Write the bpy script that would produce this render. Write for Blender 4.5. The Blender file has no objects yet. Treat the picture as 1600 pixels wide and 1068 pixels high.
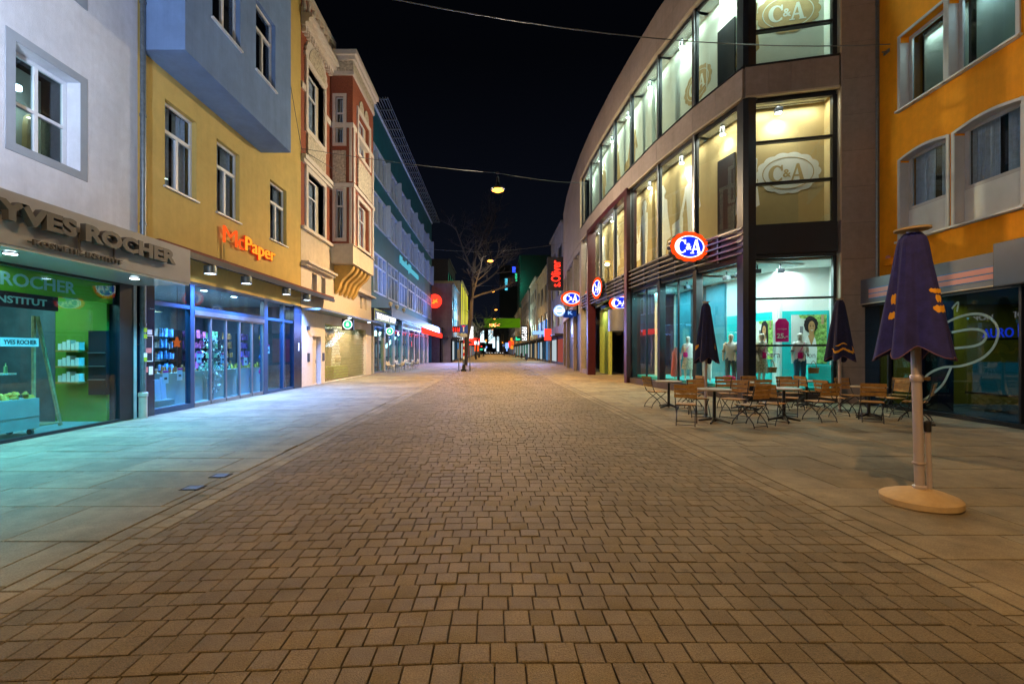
import bpy, bmesh, math, random
from mathutils import Vector, Matrix
R = random.Random(11)
S = bpy.context.scene
COL = S.collection
ORG = {}
pi = math.pi

# ---------------------------------------------------------------- materials
def _new(name):
    m = bpy.data.materials.new(name); m.use_nodes = True
    nt = m.node_tree; nt.nodes.clear()
    out = nt.nodes.new('ShaderNodeOutputMaterial')
    return m, nt, out
def M(name, col, rough=.7, metal=0, var=.15, scale=4, bump=0, bscale=60, spec=.4, island=0, stain=0, coat=0, spots=0):
    m, nt, out = _new(name); N = nt.nodes.new; L = nt.links.new
    b = N('ShaderNodeBsdfPrincipled'); L(b.outputs[0], out.inputs[0])
    b.inputs['Roughness'].default_value = rough; b.inputs['Metallic'].default_value = metal
    b.inputs['Specular IOR Level'].default_value = spec; b.inputs['Coat Weight'].default_value = coat
    tc = N('ShaderNodeTexCoord'); nz = N('ShaderNodeTexNoise'); L(tc.outputs['Object'], nz.inputs['Vector'])
    nz.inputs['Scale'].default_value = scale; nz.inputs['Detail'].default_value = 6; nz.inputs['Roughness'].default_value = .6
    mr = N('ShaderNodeMapRange'); L(nz.outputs['Fac'], mr.inputs['Value'])
    mr.inputs['From Min'].default_value = .3; mr.inputs['From Max'].default_value = .7
    mr.inputs['To Min'].default_value = 1-var; mr.inputs['To Max'].default_value = 1+var
    f = mr.outputs[0]
    def mul(a, bo):
        q = N('ShaderNodeMath'); q.operation = 'MULTIPLY'; L(a, q.inputs[0]); L(bo, q.inputs[1]); return q.outputs[0]
    if island:
        g = N('ShaderNodeNewGeometry'); r2 = N('ShaderNodeMapRange'); L(g.outputs['Random Per Island'], r2.inputs['Value'])
        r2.inputs['To Min'].default_value = 1-island; r2.inputs['To Max'].default_value = 1+island
        f = mul(f, r2.outputs[0])
    if stain:
        n2 = N('ShaderNodeTexNoise'); L(tc.outputs['Object'], n2.inputs['Vector']); n2.inputs['Scale'].default_value = .55
        n2.inputs['Detail'].default_value = 8; n2.inputs['Roughness'].default_value = .7
        r3 = N('ShaderNodeMapRange'); L(n2.outputs['Fac'], r3.inputs['Value'])
        r3.inputs['From Min'].default_value = .38; r3.inputs['From Max'].default_value = .62
        r3.inputs['To Min'].default_value = 1-stain; r3.inputs['To Max'].default_value = 1+stain*.4
        f = mul(f, r3.outputs[0])
        mp = N('ShaderNodeMapping'); mp.inputs['Scale'].default_value = (1.6,1.6,.12); L(tc.outputs['Object'], mp.inputs[0])
        n4 = N('ShaderNodeTexNoise'); L(mp.outputs[0], n4.inputs['Vector']); n4.inputs['Scale'].default_value = 1.6; n4.inputs['Detail'].default_value = 9; n4.inputs['Roughness'].default_value = .75
        r4 = N('ShaderNodeMapRange'); L(n4.outputs['Fac'], r4.inputs['Value'])
        r4.inputs['From Min'].default_value = .35; r4.inputs['From Max'].default_value = .6; r4.inputs['To Min'].default_value = 1-stain; r4.inputs['To Max'].default_value = 1
        f = mul(f, r4.outputs[0])
    if spots:
        vo = N('ShaderNodeTexVoronoi'); L(tc.outputs['Object'], vo.inputs['Vector']); vo.inputs['Scale'].default_value = 1.9
        r5 = N('ShaderNodeMapRange'); L(vo.outputs['Distance'], r5.inputs['Value']); r5.inputs['From Min'].default_value = .035; r5.inputs['From Max'].default_value = .075
        r5.inputs['To Min'].default_value = 1-spots; r5.inputs['To Max'].default_value = 1; f = mul(f, r5.outputs[0])
    vm = N('ShaderNodeVectorMath'); vm.operation = 'SCALE'; vm.inputs[0].default_value = col; L(f, vm.inputs['Scale'])
    L(vm.outputs[0], b.inputs['Base Color'])
    if bump:
        n3 = N('ShaderNodeTexNoise'); L(tc.outputs['Object'], n3.inputs['Vector']); n3.inputs['Scale'].default_value = bscale
        n3.inputs['Detail'].default_value = 4
        bp = N('ShaderNodeBump'); bp.inputs['Strength'].default_value = bump; bp.inputs['Distance'].default_value = .01
        L(n3.outputs['Fac'], bp.inputs['Height']); L(bp.outputs[0], b.inputs['Normal'])
    return m
def E(name, col, st):
    m, nt, out = _new(name); e = nt.nodes.new('ShaderNodeEmission')
    e.inputs[0].default_value = (*col, 1); e.inputs[1].default_value = st
    nt.links.new(e.outputs[0], out.inputs[0]); return m
def G(name, tint, ior=1.45, rough=.0, gl=(1,1,1)):
    m, nt, out = _new(name); N = nt.nodes.new; L = nt.links.new
    t = N('ShaderNodeBsdfTransparent'); t.inputs[0].default_value = (*tint, 1)
    g = N('ShaderNodeBsdfGlossy'); g.inputs['Roughness'].default_value = rough; g.inputs[0].default_value = (*gl, 1)
    lw = N('ShaderNodeLayerWeight'); pw = N('ShaderNodeMath'); pw.operation = 'POWER'; L(lw.outputs['Facing'], pw.inputs[0]); pw.inputs[1].default_value = 4.5
    fr = N('ShaderNodeMapRange'); L(pw.outputs[0], fr.inputs['Value']); fr.inputs['To Min'].default_value = (ior-1)**2/(ior+1)**2; fr.inputs['To Max'].default_value = .75
    mx = N('ShaderNodeMixShader'); L(fr.outputs[0], mx.inputs[0]); L(t.outputs[0], mx.inputs[1]); L(g.outputs[0], mx.inputs[2])
    L(mx.outputs[0], out.inputs[0]); return m

m_sett = M('granite setts', (.190,.150,.086), .62, var=.42, scale=110, bump=1.0, bscale=160, island=.13, stain=.22, spec=.3, spots=.35)
m_slab = M('concrete slabs', (.265,.222,.145), .72, var=.26, scale=90, bump=.6, bscale=160, island=.14, stain=.30, spec=.3, spots=.35)
m_joint = M('joint sand', (.018,.014,.010), .95, var=.3, scale=20)
m_white = M('white render', (.66,.68,.76), .9, var=.05, scale=6, bump=.9, bscale=55, stain=.10)
m_grey = M('grey window surround', (.30,.34,.40), .8, var=.05)
m_yellow = M('yellow render', (.60,.44,.14), .88, var=.06, scale=3, bump=.25, bscale=120, stain=.08)
m_blue = M('blue render', (.17,.28,.52), .85, var=.06, scale=3, bump=.2, bscale=120, stain=.14)
m_cream = M('cream stucco', (.60,.53,.43), .85, var=.08, scale=5, bump=.2, bscale=60, stain=.1)
m_creamlt = M('pale stucco trim', (.64,.58,.52), .8, var=.08, scale=8, bump=.2, bscale=60)
m_brick = M('red brick', (.29,.085,.045), .85, var=.2, scale=14, bump=.4, bscale=40)
m_relief = M('carved relief', (.52,.46,.36), .9, var=.45, scale=9, bump=3.0, bscale=9)
m_bfr = M('blue grey window frame', (.30,.40,.58), .45, var=.06)
m_bblind = M('blue grey blind', (.26,.33,.46), .8, var=.15)
m_plinth = M('dark stone plinth', (.065,.05,.05), .5, var=.15)
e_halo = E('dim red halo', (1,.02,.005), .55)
m_teal = M('teal cladding', (.004,.10,.15), .55, var=.1, scale=2, stain=.15)
m_stone = M('brown stone cladding', (.29,.235,.215), .6, var=.1, scale=6, island=.07, stain=.1, bump=.1)
m_beige = M('beige trim', (.5,.41,.3), .5, var=.06)
m_orange = M('orange render', (.97,.35,.004), .88, var=.06, scale=4, bump=.25, bscale=110, stain=.12)
m_greyfr = M('grey painted frame', (.52,.52,.56), .55, var=.05)
m_wfr = M('white window frame', (.68,.70,.74), .45, var=.04)
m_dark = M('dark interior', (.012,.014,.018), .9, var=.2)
m_slate = M('slate metal', (.016,.02,.03), .35, metal=.2, var=.1, spec=.5)
m_slatelt = M('brushed metal', (.24,.25,.27), .35, metal=.7, var=.1)
m_navy = M('navy frame', (.012,.05,.12), .35, var=.1, spec=.6)
m_navytile = M('dark glazed tile', (.01,.018,.04), .18, var=.2, spec=.6)
m_redfr = M('dark red metal', (.05,.007,.012), .4, var=.15, spec=.5)
m_pipe = M('zinc pipe', (.16,.2,.24), .4, metal=.6, var=.2, scale=10)
m_castiron = M('pale cast iron', (.42,.42,.36), .6, var=.15)
m_canopy = M('beige fascia', (.31,.32,.36), .5, var=.04, spec=.4)
m_soffit = M('gloss soffit', (.55,.6,.62), .12, var=.03, spec=.7)
m_letter = M('grey letters', (.085,.08,.08), .5, var=.1)
m_greenb = M('lime banner', (.34,.52,.02), .5, var=.04)
m_maroon = M('maroon band', (.09,.012,.03), .5)
m_whitep = M('white paint', (.78,.78,.78), .5, var=.03)
m_black = M('black steel', (.012,.012,.014), .4, var=.2, spec=.5)
m_wood = M('orange teak', (.38,.20,.05), .5, var=.3, scale=14, spec=.4)
m_woodlt = M('pale wood', (.42,.27,.14), .6, var=.25, scale=12)
m_tabletop = M('table laminate', (.36,.30,.22), .5, var=.15, scale=10)
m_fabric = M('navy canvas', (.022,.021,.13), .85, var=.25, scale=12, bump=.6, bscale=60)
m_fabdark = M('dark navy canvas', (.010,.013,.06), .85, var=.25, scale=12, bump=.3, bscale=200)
m_hem = M('canvas hem', (.14,.07,.10), .85)
m_gold = M('yellow print', (.75,.36,.02), .7, var=.1)
m_pole = M('aluminium pole', (.52,.44,.42), .35, metal=.35, var=.06)
m_conc = M('cast concrete', (.48,.34,.17), .7, var=.1, scale=12, bump=.2)
m_turq = M('turquoise panel', (.01,.50,.52), .5, var=.03)
m_shopw = M('white shop wall', (.72,.74,.72), .8, var=.02)
m_tan = M('tan blind', (.48,.36,.17), .9, var=.04)
m_pale = M('pale blind', (.62,.68,.60), .9, var=.03)
m_tanprint = M('tan print', (.44,.33,.16), .9)
m_whiteprint = M('white print', (.74,.74,.70), .9, var=.02)
m_mann = M('white mannequin', (.7,.68,.62), .35, var=.02)
m_jeans = M('denim', (.04,.12,.22), .9, var=.3, scale=30)
m_pink = M('pink cloth', (.7,.22,.2), .9, var=.12, scale=15)
m_patt = M('patterned cloth', (.42,.42,.32), .9, var=.75, scale=26)
m_wicker = M('wicker', (.33,.15,.05), .8, var=.5, scale=50, bump=.6)
m_mag = M('magenta card', (.72,.0,.22), .6, var=.02)
m_skin = M('printed skin', (.46,.24,.10), .8, var=.06)
m_hair = M('printed hair', (.018,.012,.014), .9, var=.5, scale=40)
m_leafp = M('printed garden', (.24,.42,.10), .8, var=.9, scale=9)
m_housep = M('printed house', (.62,.66,.64), .8, var=.05)
m_bark = M('bark', (.026,.024,.026), .9, var=.3, scale=20, bump=.5)
m_interior_g = M('green shop wall', (.13,.26,.03), .8, var=.05)
m_interior_d = M('dark shop wall', (.10,.13,.16), .8, var=.2)
m_interior_b = M('blue shop wall', (.25,.36,.42), .8, var=.1)
m_counter = M('shop counter', (.28,.34,.34), .6, var=.08)
m_curtain = M('net curtain', (.55,.60,.68), .9, var=.15, scale=10)
m_blueblk = M('blue black panel', (.012,.02,.04), .35, var=.1)
m_fgrey = M('far grey render', (.22,.22,.25), .9, var=.1, scale=.6, stain=.2)
m_fcream = M('far cream render', (.40,.36,.25), .9, var=.1, scale=.6, stain=.2)
m_fwhite = M('far pale render', (.5,.5,.47), .9, var=.1, scale=.6, stain=.2)
m_fdark = M('far dark render', (.05,.05,.06), .9, var=.2)
m_salmon = M('salmon stripe', (.62,.25,.22), .5, var=.04)
m_steelblue = M('blue stripe', (.03,.16,.45), .4, var=.04)
m_fascia = M('grey fascia', (.13,.14,.18), .45, var=.05)
m_decal = M('etched decal', (.34,.46,.47), .7, var=.05)
m_tileroof = M('red tile edge', (.17,.045,.03), .8, var=.25, scale=12)
m_gate = M('steel lattice', (.22,.19,.13), .4, metal=.5, var=.1)
m_car = M('dark car paint', (.04,.045,.06), .25, coat=.5)
m_carl = M('silver car paint', (.3,.3,.32), .25, metal=.4, coat=.5)
m_tyre = M('rubber', (.012,.012,.012), .9)
m_wire = M('steel wire', (.12,.13,.14), .5, metal=.3)
m_wirep = M('white wire chair', (.62,.60,.52), .4)
m_goods = M('packaged goods', (.45,.32,.22), .5, var=.3, island=.6, scale=3)
g_shop = G('shop glass', (.86,.95,.97))
g_teal = G('teal shop glass', (.68,.93,.96))
g_blue = G('blue shop glass', (.60,.86,.97))
g_win = G('window glass', (.88,.94,1.0), 1.6)
g_darkw = G('smoked glass', (.28,.38,.45), 1.5)
g_pane = G('clear display glass', (.93,.98,.96))
g_green = G('green house glass', (.62,.72,.74), 1.6)
e_warm = E('sodium bulb', (1,.33,.04), 6)
e_cool = E('cool lamp face', (.75,.9,1), 14)
e_spot = E('spot lamp face', (.9,1,.92), 60)
e_red = E('red sign glow', (1,.03,.015), 2.2)
e_redor = E('orange red glow', (1,.10,.015), 1.0)
e_amber = E('amber glow', (1,.36,.03), 1.05)
e_blue = E('blue sign glow', (.01,.03,.9), 1.1)
e_white = E('white sign glow', (1,1,1), 1.6)
e_cyan = E('cyan sign glow', (.12,.75,1), 1.0)
e_green = E('green sign glow', (.04,.75,.35), 1.0)
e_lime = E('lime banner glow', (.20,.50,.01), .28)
e_neon = E('blue neon glow', (.03,.08,1), 1.6)
e_yelgr = E('yellow column glow', (.75,.72,.04), 1.1)
e_ltblue = E('pale blue glow', (.25,.45,1), 1.3)
e_far = E('far window glow', (.65,.9,1), 1.6)

# ---------------------------------------------------------------- mesh helper
class Fr:
    """facade frame: a = viewer's right along the wall, d = out of the wall, z = up"""
    def __init__(s, o, a):
        s.o = Vector((o[0], o[1], o[2] if len(o) > 2 else 0)); s.a = Vector((a[0], a[1], 0)).normalized()
        s.d = Vector((s.a.y, -s.a.x, 0))
    def __call__(s, a, d, z): return s.o + s.a*a + s.d*d + Vector((0, 0, z))
    def shift(s, a, d, z=0):
        p = s(a, d, z); return Fr(p, s.a)
WF = Fr((0,0,0), (1,0)); WF.d = Vector((0,1,0))        # plain world axes
class MB:
    def __init__(s, fr=None): s.v = []; s.f = []; s.mi = []; s.fr = fr or WF; s.k = 0
    def pts(s, P):
        n = len(s.v); s.v += [s.fr(*p) for p in P]; return n
    def face(s, idx): s.f.append(tuple(idx)); s.mi.append(s.k)
    def poly(s, P):
        n = s.pts(P); s.face(range(n, n+len(P)))
    def box(s, a0, a1, d0, d1, z0, z1):
        n = s.pts([(a,d,z) for z in (z0,z1) for a, d in ((a0,d0),(a1,d0),(a1,d1),(a0,d1))])
        for q in ((0,1,2,3),(4,5,6,7),(0,1,5,4),(1,2,6,5),(2,3,7,6),(3,0,4,7)): s.face([n+i for i in q])
        return s
    def prism(s, P, d0, d1, close=True):               # outline in (a, z), extruded along d
        k = len(P); n = s.pts([(p[0],d0,p[1]) for p in P] + [(p[0],d1,p[1]) for p in P])
        if close: s.face(range(n, n+k))
        s.face(range(n+k, n+2*k))
        for i in range(k): j = (i+1) % k; s.face((n+i, n+j, n+k+j, n+k+i))
        return s
    def ring(s, Po, Pi, d0, d1):                         # flat ring between two outlines of equal count
        k = len(Po); n = s.pts([(p[0],d,p[1]) for d in (d0,d1) for P in (Po,Pi) for p in P])
        for i in range(k):
            j = (i+1) % k
            s.face((n+2*k+i, n+2*k+j, n+3*k+j, n+3*k+i)); s.face((n+i, n+j, n+2*k+j, n+2*k+i)); s.face((n+k+i, n+k+j, n+3*k+j, n+3*k+i))
        return s
    def slab(s, P, z0, z1):                              # outline in (a, d), extruded along z
        k = len(P); n = s.pts([(p[0],p[1],z) for z in (z0,z1) for p in P])
        s.face(range(n, n+k)); s.face(range(n+k, n+2*k))
        for i in range(k): j = (i+1) % k; s.face((n+i, n+j, n+k+j, n+k+i))
        return s
    def tube(s, P, r, n=8, r1=None, cap=True):
        P = [s.fr(*p) for p in P]; k = len(P); base = len(s.v); up = Vector((0,0,1))
        for i, p in enumerate(P):
            t = (P[min(i+1,k-1)] - P[max(i-1,0)]).normalized()
            u = t.cross(up if abs(t.z) < .95 else Vector((1,0,0))).normalized(); w = t.cross(u)
            rr = r if r1 is None else r + (r1-r)*i/(k-1)
            for j in range(n):
                q = 2*pi*j/n; s.v.append(p + (u*math.cos(q) + w*math.sin(q))*rr)
        for i in range(k-1):
            for j in range(n):
                q = (j+1) % n; s.face((base+i*n+j, base+i*n+q, base+(i+1)*n+q, base+(i+1)*n+j))
        if cap: s.face(range(base, base+n)); s.face(range(base+(k-1)*n, base+k*n))
        return s
    def loft(s, secs, n=16, cap=True):                   # secs: (cx, cy, z, rx, ry)
        base = len(s.v)
        for cx, cy, z, rx, ry in secs:
            for j in range(n): q = 2*pi*j/n; s.v.append(s.fr(cx+rx*math.cos(q), cy+ry*math.sin(q), z))
        for i in range(len(secs)-1):
            for j in range(n):
                q = (j+1) % n; s.face((base+i*n+j, base+i*n+q, base+(i+1)*n+q, base+(i+1)*n+j))
        if cap: s.face(range(base, base+n)); s.face(range(base+(len(secs)-1)*n, base+len(secs)*n))
        return s
    def lathe(s, cx, cy, prof, n=20): return s.loft([(cx,cy,z,r,r) for r, z in prof], n)
    def glyphs(s, n, a0, a1, z0, z1, d0, d1):            # far lettering that cannot be read in the photo: plain strokes
        w = (a1-a0)/n; h = z1-z0; t = w*.2
        for i in range(n):
            x = a0+w*i; e = x+w*.78; s.box(x,x+t,d0,d1,z0,z1)
            if R.random() < .6: s.box(e-t,e,d0,d1,z0,z0+h*R.choice((.5,1)))
            for zf in R.sample((0,.43,.86),2): s.box(x+t,e-t,d0,d1,z0+h*zf,z0+h*zf+h*.14)
        return s
    def text(s, t, a0, a1, z0, z1, d0, d1, bold=.0):     # lettering fitted to a box, extruded from d0 to d1
        c = bpy.data.curves.new('txt', 'FONT'); c.body = t; c.offset = bold; c.extrude = .5; c.resolution_u = 3
        o = bpy.data.objects.new('txt', c); COL.objects.link(o); bpy.context.view_layer.update()
        me = o.evaluated_get(bpy.context.evaluated_depsgraph_get()).to_mesh()
        V = [v.co.copy() for v in me.vertices]; Fs = [tuple(p.vertices) for p in me.polygons]
        x0 = min(v.x for v in V); x1 = max(v.x for v in V); y0 = min(v.y for v in V); y1 = max(v.y for v in V)
        n = len(s.v)
        for v in V: s.v.append(s.fr(a0+(v.x-x0)/(x1-x0)*(a1-a0), d0+(v.z+.5)*(d1-d0), z0+(v.y-y0)/(y1-y0)*(z1-z0)))
        for f in Fs: s.face([n+i for i in f])
        bpy.data.objects.remove(o); bpy.data.curves.remove(c); return s
    def wall(s, a0, a1, z0, z1, d, holes, rev=.2):       # facade sheet with openings and their reveals
        A = sorted({a0,a1,*[h[0] for h in holes],*[h[1] for h in holes]}); Z = sorted({z0,z1,*[h[2] for h in holes],*[h[3] for h in holes]})
        A = [x for x in A if a0 <= x <= a1]; Z = [x for x in Z if z0 <= x <= z1]
        for i in range(len(A)-1):
            for j in range(len(Z)-1):
                ca = (A[i]+A[i+1])/2; cz = (Z[j]+Z[j+1])/2
                if any(h[0] < ca < h[1] and h[2] < cz < h[3] for h in holes): continue
                s.poly([(A[i],d,Z[j]),(A[i+1],d,Z[j]),(A[i+1],d,Z[j+1]),(A[i],d,Z[j+1])])
        for h in holes:
            b0,b1,y0,y1 = h[:4]; e = d-rev
            for P in ([(b0,d,y0),(b1,d,y0),(b1,e,y0),(b0,e,y0)], [(b0,d,y1),(b1,d,y1),(b1,e,y1),(b0,e,y1)],
                      [(b0,d,y0),(b0,d,y1),(b0,e,y1),(b0,e,y0)], [(b1,d,y0),(b1,d,y1),(b1,e,y1),(b1,e,y0)]): s.poly(P)
        return s
    def build(s, name, mat, parent=None, ang=35, bevel=0):
        me = bpy.data.meshes.new(name); org = ORG.get(parent.name, Vector()) if parent else Vector()
        me.from_pydata([v-org for v in s.v], [], s.f)
        for m in (mat if isinstance(mat, (list, tuple)) else [mat]): me.materials.append(m)
        me.polygons.foreach_set('material_index', s.mi)
        bm = bmesh.new(); bm.from_mesh(me); bmesh.ops.recalc_face_normals(bm, faces=bm.faces); bm.to_mesh(me); bm.free()
        me.polygons.foreach_set('use_smooth', [True]*len(me.polygons)); me.set_sharp_from_angle(angle=math.radians(ang))
        o = bpy.data.objects.new(name, me); COL.objects.link(o)
        if bevel:
            b = o.modifiers.new('b', 'BEVEL'); b.width = bevel; b.segments = 2; b.limit_method = 'ANGLE'
        if parent: o.parent = parent; ORG[o.name] = org
        else: ORG[o.name] = Vector()
        return o
def tag(o, label, cat, group=None):
    o['label'] = label; o['category'] = cat
    if group: o['group'] = group
    return o
def struct(o): o['kind'] = 'structure'; return o
def thing(name, label, cat, loc=(0,0,0), group=None):
    o = bpy.data.objects.new(name, None); COL.objects.link(o); o.location = loc; o.empty_display_size = .2
    ORG[o.name] = Vector(loc); return tag(o, label, cat, group)
def copy_tree(o, parent=None):
    c = o.copy(); COL.objects.link(c)
    if parent: c.parent = parent
    for ch in list(o.children): copy_tree(ch, c)
    return c
def lamp(kind, loc, power, col, target=None, size=.1, angle=90, blend=.5, sizey=None):
    l = bpy.data.lights.new(kind.lower()+'_light', kind); l.energy = power; l.color = col
    if kind == 'AREA':
        l.size = size
        if sizey: l.shape = 'RECTANGLE'; l.size_y = sizey
    else: l.shadow_soft_size = size
    if kind == 'SPOT': l.spot_size = math.radians(angle); l.spot_blend = blend
    o = bpy.data.objects.new(l.name, l); COL.objects.link(o); o.location = loc
    if target is not None:
        o.rotation_euler = (Vector(target)-Vector(loc)).to_track_quat('-Z','Y').to_euler()
    return o
def ell(ca, cz, ra, rz, n=40, lobes=0, amp=0):
    P = []
    for i in range(n):
        q = 2*pi*i/n; k = 1 + (amp*abs(math.cos(lobes*q/2)) if lobes else 0)
        P.append((ca+ra*k*math.cos(q), cz+rz*k*math.sin(q)))
    return P

# photo geometry: 1600 wide, focal length 700 px, axis through pixel (772, 548), eye 1.6 m above the paving
F, VX, VY, CH = 700., 772., 548., 1.6
def onL(px, X=-8.5): return X*F/(px-VX)                  # Y where the left wall plane is met
def zz(py, Y): return CH + (VY-py)/F*Y
cam = bpy.data.cameras.new('camera'); co = bpy.data.objects.new('camera', cam); COL.objects.link(co)
co.location = (0,0,CH); co.rotation_euler = (pi/2,0,0)
cam.sensor_width = 36; cam.lens = 36*F/1600; cam.shift_x = 28/1600; cam.shift_y = 14/1600; cam.clip_end = 3000; cam.clip_start = .05
S.camera = co
S.view_settings.view_transform = 'Standard'; S.view_settings.look = 'None'; S.view_settings.exposure = .28; S.view_settings.gamma = 1
W = bpy.data.worlds.new('World'); S.world = W; W.use_nodes = True
nt = W.node_tree; bg = nt.nodes['Background']
sky = nt.nodes.new('ShaderNodeTexSky'); sky.sky_type = 'NISHITA'; sky.sun_disc = False
sky.sun_elevation = math.radians(-6); sky.sun_rotation = math.radians(200); sky.altitude = 100
va = nt.nodes.new('ShaderNodeVectorMath'); va.operation = 'ADD'; nt.links.new(sky.outputs[0], va.inputs[0]); va.inputs[1].default_value = (.014,.020,.045)
tcw = nt.nodes.new('ShaderNodeTexCoord'); sx = nt.nodes.new('ShaderNodeSeparateXYZ'); nt.links.new(tcw.outputs['Generated'], sx.inputs[0])
mrw = nt.nodes.new('ShaderNodeMapRange'); nt.links.new(sx.outputs['Z'], mrw.inputs['Value']); mrw.inputs['From Min'].default_value = .02; mrw.inputs['From Max'].default_value = .55
mrw.inputs['To Min'].default_value = 5.0; mrw.inputs['To Max'].default_value = 1.0
vs = nt.nodes.new('ShaderNodeVectorMath'); vs.operation = 'SCALE'; vs.inputs[0].default_value = (.014,.019,.036); nt.links.new(mrw.outputs[0], vs.inputs['Scale']); nt.links.new(vs.outputs[0], va.inputs[1])
nt.links.new(va.outputs[0], bg.inputs[0]); bg.inputs[1].default_value = .05
try:
    S.cycles.use_denoising = True; S.cycles.denoiser = 'OPENIMAGEDENOISE'; S.cycles.max_bounces = 8; S.cycles.diffuse_bounces = 4
    S.cycles.glossy_bounces = 4; S.cycles.transparent_max_bounces = 16; S.cycles.sample_clamp_indirect = 6; S.cycles.sample_clamp_direct = 0
    S.cycles.caustics_reflective = False; S.cycles.caustics_refractive = False; S.cycles.use_light_tree = True
except Exception: pass

# ---------------------------------------------------------------- ground
g = MB(); g.poly([(-400,-40,-.03),(400,-40,-.03),(400,1200,-.03),(-400,1200,-.03)])
struct(g.build('ground', m_joint))
SL = lambda x: .06*min(0, x+.2)
def stone(mb, x0, x1, y0, y1, h, jit, inset, sl=0, gap=.006):
    j = lambda: R.uniform(-jit, jit)
    C = [(x0+gap+j(), y0+gap+j()), (x1-gap+j(), y0+gap+j()), (x1-gap+j(), y1-gap+j()), (x0+gap+j(), y1-gap+j())]
    cx = (x0+x1)/2; cy = (y0+y1)/2; n = len(mb.v); C = [(x, y, SL(x) if sl else 0) for x, y in C]; tl = R.uniform(-.0018,.0018)
    for x, y, sl in C: mb.v.append(Vector((x, y+sl, -.026)))
    for x, y, sl in C: mb.v.append(Vector((x, y+sl, h-inset*.6)))
    for i, (x, y, sl) in enumerate(C):
        mb.v.append(Vector((x+(inset if x < cx else -inset), y+sl+(inset if y < cy else -inset), h+(tl if i in (0,1) else -tl))))
    for k in (0,4):
        for i in range(4): q = (i+1) % 4; mb.face((n+k+i, n+k+q, n+k+4+q, n+k+4+i))
    mb.face((n+8, n+9, n+10, n+11))
road = MB(); y = -3.; LX0, LX1 = -2.95, 3.08
while y < 74:
    dy = .156*R.uniform(.97,1.03) if y < 40 else .34
    x = LX0 - R.uniform(0,.1)
    while x < LX1-.04:
        w = (.152 if y < 40 else .31)*R.uniform(.9,1.1); x1 = min(x+w, LX1)
        if LX1-x1 < .07: x1 = LX1
        sl = 1
        stone(road, max(x,LX0), x1, y, y+dy, R.gauss(0,.0018), .0013 if y < 12 else .0006, .0046, sl, .0046)
        x = x1
    y += dy
struct(road.build('road', m_sett, ang=20))
band = MB()
for bx in (-3.31, -3.13, 3.09, 3.27):
    y = -3.
    while y < 74:
        l = R.uniform(.22,.36); stone(band, bx, bx+.175, y, y+l, R.gauss(0,.0015), .003, .007); y += l
struct(band.build('kerb', m_slab, ang=20))
def paving(x0, x1, ya, yb):
    mb = MB(); y = ya
    while y < yb:
        dy = R.choice((.46,.62,.72,.85)); x = x0 + R.uniform(-.6,0)
        while x < x1:
            l = R.choice((.7,.9,1.1,1.3)); xa, xb = max(x,x0), min(x+l,x1)
            if xb-xa > .05: stone(mb, xa, xb, y, y+dy, R.gauss(0,.0012), .001, .005, 0, .007)
            x += l
        y += dy
    return mb
struct(paving(-8.6, -3.32, -3, 74).build('pavement', m_slab, ang=20))
struct(paving(3.455, 14.5, -3, 74).build('pavement', m_slab, ang=20))
far = MB(); far.box(-9,9,74.1,420,-.026,0); struct(far.build('road', m_slab))
mc = MB(); 
for px, py in ((302,762),(345,743)):
    Y = F*CH/(py-VY); X = (px-VX)/F*Y
    t = thing('drain_cover', 'square steel cover set in the slabs, %s of the pair' % ('nearer' if py > 750 else 'farther'), 'drain cover', (X,Y,0), 'square covers in the left paving')
    MB().box(X-.11,X+.11,Y-.09,Y+.09,-.01,.005).build('frame', m_tyre, t); MB().box(X-.085,X+.085,Y-.07,Y+.07,.0,.009).build('lid', m_plinth, t)
for px, py, w in ((845,585,.9),(700,576,.7)):
    Y = F*CH/(py-VY); X = (px-VX)/F*Y
    t = thing('channel_grate', 'dark slotted channel grate in the paving %s' % ('ahead of the red entrance portal' if px > 800 else 'near the signpost'), 'grate', (X,Y,0))
    MB().box(X-w,X+w,Y-.12,Y+.12,-.01,.008).build('frame', m_black, t)
    q = MB()
    for i in range(14): q.box(X-w+.1+i*(2*w-.2)/14, X-w+.1+(i+.55)*(2*w-.2)/14, Y-.09, Y+.09, .008, .014)
    q.build('slot_bars', m_slate, t)

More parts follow.
